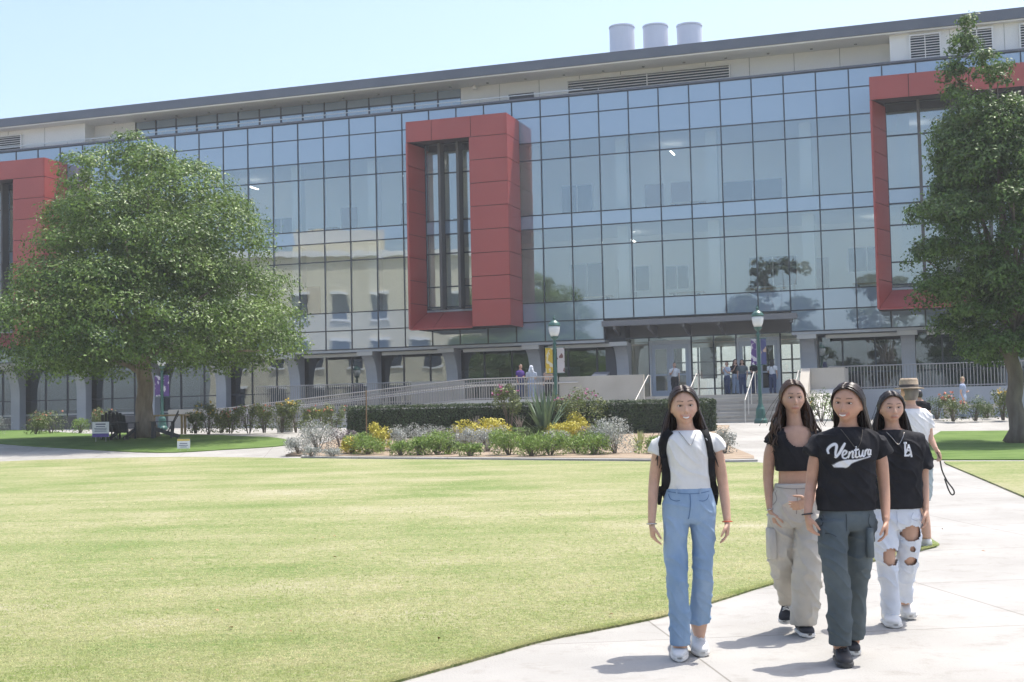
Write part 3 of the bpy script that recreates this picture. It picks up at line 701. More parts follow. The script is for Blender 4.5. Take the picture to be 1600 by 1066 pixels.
def banner_mat(c):
    nm = 'banner_%s' % c
    if nm in MATS: return MATS[nm]
    m = bpy.data.materials.new(nm); m.use_nodes = True; N = m.node_tree.nodes; L = m.node_tree.links; b = N['Principled BSDF']; b.inputs['Roughness'].default_value = .7
    A = {'yellow': ((.62,.42,.04), (.66,.60,.45)), 'photo': ((.55,.50,.50), (.20,.09,.08)), 'purple': ((.10,.05,.20), (.55,.52,.58)), 'blue': ((.07,.08,.20), (.45,.32,.25))}[c]
    tc = N.new('ShaderNodeTexCoord'); n = N.new('ShaderNodeTexNoise'); n.inputs['Scale'].default_value = 4.5; n.inputs['Detail'].default_value = 2
    L.new(tc.outputs['Object'], n.inputs['Vector']); r = N.new('ShaderNodeValToRGB'); r.color_ramp.interpolation = 'CONSTANT'
    r.color_ramp.elements[0].color = (*A[0], 1); r.color_ramp.elements[1].position = .56; r.color_ramp.elements[1].color = (*A[1], 1)
    L.new(n.outputs[0], r.inputs[0]); L.new(r.outputs[0], b.inputs['Base Color']); MATS[nm] = m; return m
def ground_at(u, Y): p = at(u, 600, Y); return Vector((p.x, p.y, zg(p.x, p.y)))
lamp(ground_at(868, 51.5), 4.15, 'green lamp post with yellow and photo banners beside the spiky plant', ('yellow', 'photo'))
lamp(ground_at(1187, 50.0), 4.25, 'green lamp post with purple banners at the right of the stairs', ('purple', 'blue'), .2)
lamp(ground_at(253, 62), 3.6, 'green lamp post with purple banner behind the round tree', ('purple', 'purple'))
# ------------------------------------------------------------------ lawn furniture, signs, bench
M_chair = mat('chair_black', (.022,.022,.026), .55, (.035,.035,.04), 6, 3)
def adirondack(pos, yaw, label):
    e = empty('adirondack_chair', pos, label, 'chair', 'black adirondack chairs'); e.rotation_euler.z = yaw
    def bx(name, pts): me = MB().hexa(pts); me2 = bpy.data.meshes.new(name); me2.from_pydata(me.v, [], me.f); me2.materials.append(M_chair); o = bpy.data.objects.new(name, me2); COL.objects.link(o); o.parent = e; return o
    def beam(name, a, b, w, h):
        a, b = Vector(a), Vector(b); d = (b-a).normalized(); sx = Vector((1,0,0)) if abs(d.x) < .9 else Vector((0,1,0)); n_ = d.cross(sx).normalized(); sx = n_.cross(d).normalized()
        c = lambda p: [p-sx*w/2-n_*h/2, p+sx*w/2-n_*h/2, p+sx*w/2+n_*h/2, p-sx*w/2+n_*h/2]
        return bx(name, c(a)+c(b))
    # front is -y
    for x in (-.29, .29):
        beam('front_leg', (x, -.36, 0), (x, -.36, .56), .03, .11)
        beam('side_rail', (x*.9, -.40, .36), (x*.9, .52, .04), .03, .12)
        beam('armrest', (x*1.12, -.46, .575), (x*1.12, .34, .575), .14, .025)
        beam('rear_leg', (x, .26, 0), (x, .30, .57), .03, .08)
    for k in range(5): y = -.36+k*.12; beam('seat_slat', (-.27, y, .40-.105*k*.36-.0), (.27, y, .40-.105*k*.36), .10, .022)
    for k in range(5):
        x = -.22+k*.11; hh = .98-.05*abs(k-2)**1.5
        beam('back_slat', (x*.85, .14, .24), (x*1.1, .50, hh), .095, .02)
    beam('back_rail', (-.27, .36, .60), (.27, .36, .60), .03, .06)
    return e
def gz(p): return Vector((p[0], p[1], zg(p[0], p[1])+.028))
TREE_L = gz(ground_at(226, 47.0))
c1 = ground_at(168, 46.4); c2 = ground_at(192, 45.9); c3 = ground_at(256, 46.2)
adirondack(gz(c1), R(205), 'black slatted garden chair behind the white notice, leftmost under the tree')
adirondack(gz(c2), R(172), 'black slatted garden chair seen from behind, between notice and trunk')
adirondack(gz(c3), R(-80), 'black slatted garden chair in profile, right of the trunk')
tb = empty('picnic_table', gz(ground_at(262, 50.5)), 'pale wooden table behind the chair right of the trunk', 'table'); b = tb.location
q = MB(); q.box(b.x-.75, b.x+.75, b.y-.35, b.y+.35, b.z+.70, b.z+.76); q.build('tabletop', M_wood, tb)
for dx in (-.6, .6):
    for dy in (-.25, .25): q = MB(); q.box(b.x+dx-.04, b.x+dx+.04, b.y+dy-.04, b.y+dy+.04, b.z, b.z+.70); q.build('leg', M_wood, tb)
def sign(pos, w, h, z0, label, rows, cols, lean=0.0):
    e = empty('yard_sign', pos, label, 'sign'); p = Vector(pos)
    q = MB(); q.box(p.x-w/2, p.x+w/2, p.y-.008, p.y+.008, p.z+z0, p.z+z0+h); q.build('board', mat('sign_white', (.72,.73,.75), .5), e)
    for dx in (-w*.3, w*.3): q = MB(); q.box(p.x+dx-.008, p.x+dx+.008, p.y+.009, p.y+.025, p.z, p.z+z0+h*.8); q.build('stake', M_rail, e)
    for z, hh, c in cols:
        q = MB(); q.box(p.x-w/2+.004, p.x+w/2-.004, p.y-.0115, p.y-.0085, p.z+z0+z, p.z+z0+z+hh); q.build('colour_band', c, e)
    for z, sz, t in rows:
        q = MB(); q.box(p.x-w*t/2, p.x+w*t/2, p.y-.0115, p.y-.0085, p.z+z0+z-sz/2, p.z+z0+z+sz/2); q.build('print_line', mat('sign_ink', (.16,.17,.24), .6), e)
M_pur = mat('sign_purple', (.12,.08,.32), .5)
sgp = gz(ground_at(157, 45.2))
sign(sgp, .58, .52, .16, 'white notice with purple foot standing before the black chairs', [(.44,.045,.6),(.36,.03,.55),(.30,.022,.75),(.25,.022,.7),(.20,.022,.72)], [(0, .12, M_pur)])
sign(gz(G(287, 706)), .40, .30, .07, 'small white yard sign with yellow top at the grass edge', [(.16,.025,.6),(.10,.022,.7),(.05,.018,.5)], [(.24, .055, mat('sign_yellow', (.6,.45,.08), .5))])
bn2 = empty('concrete_bench', gz(ground_at(1512, 50)), 'pale concrete bench by the terrace wall at the right', 'bench'); b = bn2.location
q = MB(); q.box(b.x-1.05, b.x+1.05, b.y-.25, b.y+.25, b.z+.40, b.z+.52); q.build('seat', M_tan, bn2)
for dx in (-.75, .75): q = MB(); q.box(b.x+dx-.15, b.x+dx+.15, b.y-.2, b.y+.2, b.z, b.z+.40); q.build('leg', M_tan, bn2)
bx_ = empty('utility_box', gz(ground_at(446, 49.5)), 'small white box at the end of the hedge', 'box'); b = bx_.location
q = MB(); q.box(b.x-.3, b.x+.3, b.y-.2, b.y+.2, b.z, b.z+.5); q.build('body', M_white, bx_); q = MB(); q.box(b.x-.32, b.x+.32, b.y-.22, b.y+.22, b.z+.501, b.z+.54); q.build('lid', M_white, bx_)
# ------------------------------------------------------------------ foliage helpers
def leaf_mesh(name, centers, normals, size, mat_, parent, asp=.5, jitter=.35, up=0.0, fold=.25, **kw):
    """one small folded leaf (4 triangles-ish: two quads sharing a rib) per centre"""
    n = len(centers); C = np.asarray(centers); Nn = np.asarray(normals)+RNG.normal(0, jitter, (n, 3)); Nn[:, 2] += up
    Nn /= np.linalg.norm(Nn, axis=1)[:, None]+1e-9
    A = RNG.normal(0, 1, (n, 3)); A -= Nn*(A*Nn).sum(1)[:, None]; A /= np.linalg.norm(A, axis=1)[:, None]+1e-9
    B = np.cross(Nn, A); S = (size*RNG.uniform(.65, 1.3, n))[:, None]
    v = np.empty((n, 4, 3)); v[:, 0] = C-A*S*.5; v[:, 1] = C+B*S*asp*.5+Nn*S*fold*.3; v[:, 2] = C+A*S*.5; v[:, 3] = C-B*S*asp*.5+Nn*S*fold*.3
    V = v.reshape(-1, 3); i = np.arange(n)*4
    F = np.empty((n, 2, 3), int); F[:, 0] = np.stack([i, i+1, i+2], 1); F[:, 1] = np.stack([i, i+2, i+3], 1)
    off = np.array(wloc(parent)) if parent is not None else np.zeros(3)
    me = bpy.data.meshes.new(name); V = V-off
    me.vertices.add(len(V)); me.vertices.foreach_set('co', V.ravel()); F = F.reshape(-1, 3)
    me.loops.add(F.size); me.loops.foreach_set('vertex_index', F.ravel()); me.polygons.add(len(F))
    me.polygons.foreach_set('loop_start', np.arange(0, F.size, 3)); me.polygons.foreach_set('loop_total', np.full(len(F), 3))
    me.update(); me.validate(); me.materials.append(mat_)
    o = bpy.data.objects.new(name, me); COL.objects.link(o)
    if parent is not None: o.parent = parent
    return setp(o, **kw)
def ball(c, r, n, shell=.55):
    d = RNG.normal(0, 1, (n, 3)); d /= np.linalg.norm(d, axis=1)[:, None]
    rr = (RNG.uniform(shell**3, 1, n)**(1/3))[:, None]
    return np.asarray(c)+d*np.asarray(r)*rr, d
M_leafL = mat('leaf_tree', (.085,.150,.030), .42, (.17,.25,.055), .8, 3, island=.5, trans=.3, spec=.35)
M_leafR = mat('leaf_tree_right', (.070,.125,.030), .45, (.13,.205,.055), .8, 3, island=.5, trans=.3, spec=.35)
M_leafF = mat('leaf_far', (.05,.075,.025), .5, (.08,.11,.04), .4, 3, island=.4, trans=.2)
M_bark = mat('bark', (.20,.155,.115), .9, (.30,.245,.19), 6, 6, .8, 25, stretch=(1, 1, .25))
M_barkd = mat('bark_dark', (.12,.095,.075), .9, (.2,.165,.13), 6, 6, .8, 25, stretch=(1, 1, .25))
def branch(q, p, d, r, L, depth, tips, rnd, spread=.6):
    pts = [p]; rad = [r]; k = 4
    for i in range(k):
        d = (d+Vector((rnd.uniform(-.16,.16), rnd.uniform(-.16,.16), rnd.uniform(-.04,.10)))).normalized(); p = p+d*(L/k); pts.append(p); rad.append(r*(1-.45*(i+1)/k))
    q.tube(pts, rad, 7)
    if depth == 0: tips.append(p); return
    for i in range(3):
        a = rnd.uniform(0, 6.28); nd = (d+Vector((math.cos(a)*spread, math.sin(a)*spread, rnd.uniform(-.1,.3)))).normalized()
        branch(q, pts[-1 if i else 3], nd, rad[-1]*.8, L*.72, depth-1, tips, rnd, spread)
def tree(base, label, clumps, leaf, nleaf, size, trunk_h, r0, lean=(0,0), seed=1, bark=None, up=.35, group=None, name='broadleaf_tree', shell=.45, limbs=6, cat='tree'):
    e = empty(name, base, label, cat, group); rnd = random.Random(seed); b = Vector(base); q = MB()
    th = trunk_h; pts = []; rad = []
    for k in range(9):
        f = k/8; pts.append(b+Vector((lean[0]*f+.05*math.sin(k*1.7), lean[1]*f+.04*math.cos(k*2.1), th*f))); rad.append(r0*(1.75 if k == 0 else 1.15 if k == 1 else 1-.25*f))
    q.tube(pts, rad, 14)
    # limbs reach towards the larger clumps
    tops = pts[-1]
    for c, r in clumps[::max(1, len(clumps)//(limbs*3))]:
        c = Vector(c); m = (tops+c)/2+Vector((rnd.uniform(-.3,.3), rnd.uniform(-.3,.3), rnd.uniform(-.1,.4)))
        st_ = pts[rnd.choice((6, 7, 8))]; q.tube([st_, (st_*2+m)/3+Vector((0,0,.1)), m, c], [r0*.42, r0*.34, r0*.2, r0*.06], 7)
    q.build('trunk', bark or M_bark, e, smooth=True)
    tot = sum((r[0]*r[2] if hasattr(r, '__len__') else r*r) for c, r in clumps); Cs, Ns = [], []
    for c, r in clumps:
        rr = np.array(r if hasattr(r, '__len__') else (r, r, r*.8)); k = int(nleaf*(rr[0]*rr[2])/tot)+1
        # leaves gathered in twig sprays inside each clump
        ns = max(6, k//14); sc_, sn = ball(c, rr, ns*2, shell); kp = np.argsort(-(sn[:, 2]+RNG.uniform(0, 1.1, ns*2)))[:ns]; sc_, sn = sc_[kp], sn[kp]
        idx = RNG.integers(0, ns, k); sp = .10*rr.mean()+.05
        pos = sc_[idx]+RNG.normal(0, 1, (k, 3))*np.array((sp, sp, sp*.6)); Cs.append(pos); Ns.append(sn[idx])
    leaf_mesh('crown', np.concatenate(Cs), np.concatenate(Ns), size, leaf, e, .5, .5, up)
    return e
# left round tree: clumps placed round the trunk following the outline in the photo
rnd = random.Random(3); bz = TREE_L; ppm = FPX/47.0
def prof(z):       # crown radius by height above ground
    P = [(2.0, 4.2), (2.7, 5.4), (4.2, 5.7), (5.6, 5.1), (6.6, 4.5), (7.8, 4.0), (9.0, 3.0), (10.0, 1.9), (10.9, .7)]
    for (a, ra), (b_, rb) in zip(P, P[1:]):
        if a <= z <= b_: return ra+(rb-ra)*(z-a)/(b_-a)
    return .6
cl = []
for z, n in ((2.75, 14), (3.9, 13), (5.3, 11), (6.7, 9), (8.0, 7), (9.2, 5), (10.0, 3)):
    for k in range(n):
        a = 6.283*(k+rnd.uniform(-.3,.3))/n+z; rr = prof(z)*rnd.uniform(.80, 1.0); r_ = rnd.uniform(.95, 1.75) if z < 9 else rnd.uniform(.7, 1.1)
        rr = max(rr-r_*.75, .1); skew = .25 if z > 8 else 0
        cl.append(((bz.x+.15-skew*2+math.cos(a)*rr, bz.y+math.sin(a)*rr, bz.z+z+rnd.uniform(-.3,.3)), (r_*1.15, r_*1.15, r_*.66)))
for k in range(16):
    z = rnd.uniform(3.4, 8.5); a = rnd.uniform(0, 6.28); rr = prof(z)*rnd.uniform(.1,.55); cl.append(((bz.x+math.cos(a)*rr, bz.y+math.sin(a)*rr, bz.z+z), (1.3, 1.3, .9)))
cl.append(((bz.x-.45, bz.y, bz.z+10.55), (.7, .7, .55))); cl.append(((bz.x-.2, bz.y, bz.z+10.0), (1.0, 1.0, .6)))
tree(bz, 'large round dense green tree shading the black chairs', cl, M_leafL, 150000, .125, 3.0, .33, seed=4, shell=.82)
# right tall tree
TREE_R = gz(ground_at(1588, 37.5)); b = TREE_R; cl = []; rnd = random.Random(9)
def prof2(z):
    P = [(2.0, .5), (2.6, 1.6), (3.6, 2.0), (5.0, 2.55), (6.6, 2.7), (8.0, 2.0), (9.3, 1.55), (10.6, 1.1), (11.6, .75), (12.3, .3)]
    for (a, ra), (b_, rb) in zip(P, P[1:]):
        if a <= z <= b_: return ra+(rb-ra)*(z-a)/(b_-a)
    return .3
ax = lambda z: -.15-.55*max(0, min((z-6)/6, 1))*1.3
for z, n in ((2.6, 7), (3.5, 9), (4.5, 11), (5.5, 11), (6.5, 11), (7.4, 9), (8.3, 8), (9.2, 6), (10.0, 5), (10.8, 4), (11.5, 2), (12.0, 1)):
    for k in range(n):
        a = 6.283*(k+rnd.uniform(-.35,.35))/n+z*2; r_ = rnd.uniform(.5, .85) if z < 10 else rnd.uniform(.3, .5); rr = max(prof2(z)*rnd.uniform(.75, 1.08)-r_*.7, .05)
        cl.append(((b.x+ax(z)+math.cos(a)*rr, b.y+math.sin(a)*rr, b.z+z+rnd.uniform(-.3,.3)), (r_, r_, r_*.95)))
for k in range(14):
    z = rnd.uniform(3, 9); a = rnd.uniform(0, 6.28); rr = prof2(z)*.4; cl.append(((b.x+ax(z)+math.cos(a)*rr, b.y+math.sin(a)*rr, b.z+z), (.9, .9, .9)))
tree(b, 'tall slender green tree at the right edge', cl, M_leafR, 120000, .115, 3.2, .25, lean=(-.1, 0), seed=6, bark=M_barkd, up=.2)
# trees and a cream building across the lawn, behind the viewer: seen as reflections in the glass
for i, (x, y, h, r_, lb) in enumerate(((-10, -14, 15, 4.2, 'nearest the middle'), (-19, -8, 17, 4.6, 'tallest one'), (-27, -16, 14, 4.5, 'between tall one and cream building'), (-3, -20, 13, 4.0, 'at the right end'), (8, -26, 15, 4.5, 'far behind on the right'))):
    rnd = random.Random(20+i); cl = []
    for k in range(26):
        z = h*rnd.uniform(.28, .98); f = 1-abs((z/h-.55)/.5)**2*.75; a = rnd.uniform(0, 6.28); rr = r_*f*rnd.uniform(.3, 1)
        cl.append(((x+math.cos(a)*rr, y+math.sin(a)*rr, z), (1.5, 1.5, 1.2)))
    tree((x, y, 0), 'tree across the lawn mirrored in the glass, %s' % lb, cl, M_leafF, 9000, .42, h*.3, .3, seed=i, group='trees across the lawn')
CB = empty('cream_building', (-47, 27, 0), 'cream building across the lawn mirrored in the left glass', 'building')
ca = R(43); cs = Vector((math.sin(R(47)), -math.cos(R(47)), 0)); cn = Vector((.687, .724, 0)); co = Vector((-49, 25, 0))
def cbox(a0, a1, d0, d1, z0, z1, nm, m):
    q = MB(); c = [co+cs*a+cn*d for a, d in ((a0,d1),(a1,d1),(a1,d0),(a0,d0))]; q.hexa([p+Vector((0,0,z0)) for p in c]+[p+Vector((0,0,z1)) for p in c]); return q.build(nm, m, CB)
M_cream = mat('cream_stucco', (.62,.56,.42), .85, (.66,.60,.46), .4, 4)
cbox(-16, 13, -14, 0, 0, 17.5, 'wall', M_cream); cbox(-16.5, 13.5, -14.5, .5, 17.52, 18.1, 'cornice', M_white); cbox(-6, 3, -10, -2, 18.12, 20.5, 'attic', M_cream)
for fz in (2.2, 6.8, 11.4):
    for k in range(7):
        a = -14+k*3.9; wdw = cbox(a, a+1.5, .0, .05, fz, fz+2.4, 'window', M_dark); cbox(a-.2, a+1.7, .0, .22, fz-.22, fz-.02, 'sill', M_white); cbox(a-.25, a+1.75, .0, .3, fz+2.42, fz+2.7, 'hood', M_white)
# ------------------------------------------------------------------ hedge
M_hedge = mat('leaf_hedge', (.030,.055,.015), .5, (.05,.085,.022), 2.0, 3, island=.4, trans=.15)
HG = empty('clipped_hedge', (0.9, 44.2, zg(0.9, 44.2)), 'long clipped dark green hedge behind the flower bed', 'hedge')
hx0, hx1, hy0, hy1 = -5.55, 6.75, 43.6, 44.9
def hz(x): return zg(0, 44.2)+.98-.12*(x > 5.2)
q = MB(); z0 = zg(0, 43.6)
q.box(hx0+.12, hx1-.12, hy0+.12, hy1-.12, z0-.1, z0+1.02); q.build('dark_core', mat('hedge_core', (.015,.022,.010), .9), HG)  # solid near-black box filling the hedge behind its leaves
n = 42000; f = RNG.uniform(0, 1, n); P = np.empty((n, 3)); Nn = np.zeros((n, 3))
P[:, 0] = RNG.uniform(hx0, hx1, n); P[:, 1] = RNG.uniform(hy0, hy1, n); P[:, 2] = RNG.uniform(z0, z0+1.12, n)
a = f < .52; P[a, 1] = hy0+RNG.normal(0, .03, a.sum()); Nn[a] = (0, -1, 0)
b_ = (f >= .52) & (f < .86); P[b_, 2] = z0+1.12+RNG.normal(0, .025, b_.sum()); Nn[b_] = (0, 0, 1)
c_ = f >= .86; sd_ = RNG.uniform(0, 1, c_.sum()) < .5; P[c_, 0] = np.where(sd_, hx0, hx1)+RNG.normal(0, .03, c_.sum()); Nn[c_, 0] = np.where(sd_, -1, 1)
# rounded ends
ex = np.minimum(P[:, 0]-hx0, hx1-P[:, 0]); P[:, 1] += np.where(ex < .4, (.4-ex)**2*.9, 0)
leaf_mesh('leaves', P, Nn, .062, M_hedge, HG, .55, .6, .2)
# ------------------------------------------------------------------ bed plants
def bedz(p): return Vector((p[0], p[1], zg(p[0], p[1])+.06))
KIND = {
 'silver': ('silver_shrub', (.30,.32,.29), (.42,.43,.40), .055, .45),
 'lime':   ('lime_shrub', (.16,.26,.05), (.26,.36,.08), .085, .30),
 'gold':   ('golden_succulent', (.42,.36,.03), (.55,.50,.08), .075, .6),
 'purple': ('purple_flowering_shrub', (.16,.14,.14), (.26,.22,.23), .05, .45),
 'green':  ('green_shrub', (.07,.11,.03), (.12,.17,.05), .06, .5),
 'rose':   ('rose_bush', (.09,.13,.03), (.17,.20,.06), .075, .6),
}
def shrub(kind, p, r, h, label, n=None, flowers=None, group=None, open_=False):
    nm, c1_, c2_, ls, asp = KIND[kind]; p = Vector(p); e = empty(nm, p, label, 'shrub', group)
    m = mat('leaf_'+nm, c1_, .55, c2_, 5, 3, island=.35, trans=.2)
    q = MB(); rnd = random.Random(int(p.x*1000) % 9973); k = 9
    tips = []
    for i in range(k):
        a = rnd.uniform(0, 6.28); rr = r*rnd.uniform(.2, .8); t = p+Vector((math.cos(a)*rr, math.sin(a)*rr, h*rnd.uniform(.55, .95))); tips.append(t)
        q.tube([p+Vector((math.cos(a)*.04, math.sin(a)*.04, 0)), (p+t)/2+Vector((0,0,h*.08)), t], [.018, .012, .005], 5)
    q.build('stems', M_barkd, e)
    n = n or int(900*r*h/.2)+350
    cl_ = [(t, r*rnd.uniform(.30,.5)) for t in tips]+([] if open_ else [(p+Vector((0,0,h*.45)), r*.8), (p+Vector((r*.4,0,h*.3)), r*.55), (p-Vector((r*.4,0,-h*.3)), r*.55)])
    C_, D_ = [], []
    for c, rr in cl_:
        a, d = ball(c, (rr, rr, min(rr, h*.4)), n//len(cl_), .4); C_.append(a); D_.append(d)
    C_ = np.concatenate(C_); D_ = np.concatenate(D_); C_[:, 2] = np.maximum(C_[:, 2], p.z+.03)
    if kind == 'lime': D_ = D_*.3; 
    leaf_mesh('leaves', C_, D_, ls, m, e, asp, .5, .1 if kind != 'lime' else 0)
    if flowers:
        col, nf, fs = flowers; k = RNG.integers(0, len(C_), nf*3); k = k[np.argsort(-C_[k, 2])][:nf]; F_ = np.repeat(C_[k]+np.array((0, -.03, .05)), 7, 0)+RNG.normal(0, fs*.35, (nf*7, 3))
        leaf_mesh('flowers', F_, np.tile((0, -.5, .7), (nf*7, 1)), fs, mat('petal_%d' % int(col[0]*1000+col[1]*100), col, .6, island=.3, trans=.2), e, .9, .5, kind='stuff')
    return e
bedpx = [ # u, v(base), kind, r, h, text
 (468,712,'silver',.45,.55,'pale silver shrub at the left tip of the flower bed'),
 (497,708,'silver',.55,.85,'tall silver grey shrub near the left tip of the bed'),
 (486,716,'silver',.32,.28,'low silver mound at the front left of the bed'),
 (520,716,'silver',.30,.24,'low pale grey mound right of the left silver shrubs'),
 (533,704,'purple',.50,.55,'dull purple shrub before the left end of the hedge'),
 (551,711,'gold',.34,.42,'small yellow green succulent beside the purple shrub'),
 (575,713,'lime',.5,.5,'bright lime plant left of the bed stake'),
 (592,708,'gold',.36,.75,'upright golden succulent clump right of the stake'),
 (620,706,'silver',.5,.72,'round silver shrub right of the golden clump'),
 (626,715,'lime',.32,.36,'small lime tuft at the bed front under the silver shrub'),
 (662,702,'silver',.65,.7,'wide silver shrub before the middle of the hedge'),
 (655,715,'lime',.4,.42,'lime tuft left of the brightest lime plant'),
 (684,714,'lime',.5,.6,'brightest lime plant in the middle of the bed'),
 (700,704,'purple',.38,.5,'small purple shrub behind the brightest lime plant'),
 (727,706,'silver',.52,.72,'round silver shrub under the left golden mound'),
 (762,708,'silver',.6,.75,'broad silver shrub left of the spiky plant'),
 (735,716,'lime',.32,.3,'tiny lime tuft at the bed edge below the silver shrub'),
 (795,714,'lime',.55,.62,'tall lime plant below the pink flowering bush'),
 (830,716,'lime',.42,.45,'lime plant below the spiky green plant'),
 (860,715,'lime',.52,.55,'lime plant right of centre at the bed front'),
 (826,694,'green',.5,.4,'dark green mound behind the lime plants'),
 (760,694,'gold',.75,.6,'golden mound left of the pink flowering bush'),
 (722,696,'gold',.35,.45,'small golden tuft left of the golden mound'),
 (880,690,'gold',.8,.5,'wide low golden mound right of the spiky plant'),
 (905,686,'gold',.45,.65,'taller golden tuft behind the wide golden mound'),
 (928,714,'lime',.45,.5,'lime plant left of the big round silver shrub'),
 (962,712,'silver',.75,.95,'big round silver shrub near the right end of the bed'),
 (925,698,'purple',.45,.45,'grey purple shrub behind the right lime plant'),
 (900,712,'lime',.4,.42,'lime plant between two lime neighbours on the right'),
 (1015,712,'lime',.4,.42,'lime plant hidden partly by the person in white'),
 (1050,709,'silver',.45,.5,'silver shrub behind the person in white'),
 (1092,713,'green',.4,.35,'low green shrub right of the person in white'),
 (945,697,'green',.5,.5,'green shrub behind the big round silver shrub'),
 (870,702,'silver',.45,.5,'silver shrub right of the dark grassy tuft'),
 (700,713,'green',.35,.3,'dark low plant right of the brightest lime plant'),
 (1132,712,'silver',.38,.75,'lone grey twiggy shrub at the right tip of the bed'),
]
for u, v, kd, r_, h, lb in bedpx:
    shrub(kd, bedz(G(u, v)), r_*(1.1 if kd == 'silver' else 1.22), h*(.82 if kd == 'silver' else 1.0), lb, group='flower bed plants')
# spiky plants
def spiky(p, n, L, w_, label, cat, col, name, droop=.25, tilt=.9):
    p = Vector(p); e = empty(name, p, label, cat); rnd = random.Random(int(p.x*77) % 999); m = mat('leaf_'+name, col, .5, tuple(c*1.5 for c in col), 2, 3, island=.25, trans=.1)
    for i in range(n):
        a = i*2.399+rnd.uniform(-.2,.2); el = rnd.uniform(.12, tilt)*(i/n)**.7+.06; d = Vector((math.cos(a)*math.sin(el), math.sin(a)*math.sin(el), math.cos(el))); l = L*rnd.uniform(.7, 1.05)
        sd_ = d.cross(Vector((0,0,1))); sd_ = sd_.normalized() if sd_.length > .01 else Vector((1,0,0)); nn = sd_.cross(d).normalized(); vs_ = []; K = 6
        for k in range(K+1):
            f = k/K; c = p+d*(l*f)-Vector((0,0,1))*(droop*l*f*f*math.sin(el))+Vector((0,0,.02)); ww = w_*(math.sin(math.pi*(.25+.75*f))**.8 if f < 1 else 0)+.002
            vs_ += [c-sd_*ww, c-nn*ww*.35, c+sd_*ww]
        fs = []
        for k in range(K): a0 = 3*k; fs += [(a0,a0+1,a0+4,a0+3), (a0+1,a0+2,a0+5,a0+4)]
        mk('leaf', vs_, fs, m, e, True)
    return e
spiky(bedz(G(852, 690)), 44, 1.95, .042, 'tall spiky green plant with sword leaves before the lamp post', 'plant', (.10,.15,.085), 'furcraea_plant', .30, 1.0)
spiky(bedz(G(728, 693)), 40, .55, .03, 'blue green spiky rosette left of the golden mound', 'plant', (.09,.15,.11), 'agave_rosette', .1, 1.3)
spiky(bedz(G(1000, 706)), 36, .62, .022, 'pale yellow spiky rosette right of the big silver shrub', 'plant', (.34,.36,.16), 'yucca_rosette', .2, 1.3)
spiky(bedz(G(838, 693)), 40, .5, .02, 'dark grassy tuft in front of the spiky sword plant', 'plant', (.06,.09,.03), 'grass_tuft', .3, 1.3)
# flowering bushes beside the spiky plant, roses and shrubs on the left, shrubs on the right
PK = (.42,.10,.24); OR = (.42,.15,.09); YL = (.55,.38,.05)
shrub('rose', bedz(ground_at(795, 43.0)), .6, 1.75, 'tall pink flowering bush left of the spiky plant', 1500, (PK, 14, .06), open_=True)
shrub('rose', bedz(ground_at(905, 43.0)), .95, 1.35, 'pink flowering bush right of the spiky plant', 2200, (PK, 16, .06))
for i, (u, Y, r_, h, col) in enumerate(((80,58,.9,.9,OR),(55,57,.6,.7,OR),(155,57,.7,1.0,OR),(325,49,.55,1.15,YL),(305,51,.4,.8,YL),(360,50,.5,.8,OR),(388,49,.55,1.15,OR),(412,50,.45,1.0,OR),(440,49,.5,1.1,YL),(462,49,.55,1.15,YL),(480,50,.4,.9,OR),(520,49,.5,.85,OR),(345,51,.45,.7,YL),(505,52,.5,1.0,YL))):
    shrub('rose', gz(ground_at(u, Y)), r_, h, ['orange rose bush at the far left by the building','low orange rose bush leftmost of all','orange rose bush left of the black chairs','leafy rose bush right of the picnic table','small rose bush behind the right garden chair','low orange rose bush in the path border','red tipped rose bush left of centre of the border','dark red rose bush in the middle of the border','yellow green rose bush right of the dark red one','tall yellow green rose bush near the hedge','small orange rose bush behind the tall yellow one','orange rose bush touching the left hedge end','low yellow rose bush in the left border','rose bush before the ramp near the hedge'][i], 1100, (col, 7, .06), 'rose bushes along the path')
for i, (u, Y, r_, h, kd, fl) in enumerate(((1462,47,.45,.7,'green',None),(1487,46,.55,.8,'rose',(OR,12,.08)),(1522,46,.5,.75,'green',None),(1565,46,.45,1.0,'rose',(YL,10,.08)),(1282,48,.5,1.1,'green',None),(1300,49,.45,.8,'lime',None),(1262,49,.4,.95,'rose',(YL,8,.06)),(-10,58,.9,.7,'silver',None),(125,57,.5,.55,'lime',None),(1540,47,.4,.5,'green',None))):
    shrub(kd, gz(ground_at(u, Y)), r_, h, ['dark green shrub just right of the person in the straw hat','orange flowering bush before the concrete bench','round green shrub right of the orange bush','yellow flowering bush beside the right trunk','green shrub behind the two middle walkers','lime shrub between the dark shirts','yellow flowering bush right of the lamp post','grey green mound at the far left edge','lime shrub left of the white notice','small green shrub left of the right trunk'][i], 900, fl, 'shrubs by the terrace')
st_ = bedz(G(573, 700)); e = empty('garden_stake', st_, 'thin brown wooden stake in the bed before the hedge', 'stake'); MB().tube([st_, st_+Vector((.01,0,1.75))], .022, 6).build('rod', mat('stake_wood', (.26,.17,.09), .8), e)
for u, lb in ((745, 'left'), (812, 'right')):
    p = bedz(ground_at(u, 42.6)); e = empty('bare_shrub', p, 'bare pale twigs before the hedge, %s one' % lb, 'shrub', 'bare twigs'); q = MB(); tp = []
    for k in range(5): branch(q, p, Vector((random.uniform(-.4,.4), random.uniform(-.2,.2), 1)).normalized(), .02, .45, 1, tp, random, .5)
    q.build('twigs', mat('twig_pale', (.34,.29,.25), .8), e)
fl_ = np.stack([RNG.uniform(-4, 5, 26), RNG.uniform(7, 19, 26), np.zeros(26)], 1); fl_[:, 2] = [zg(0, y)+.034 for y in fl_[:, 1]]
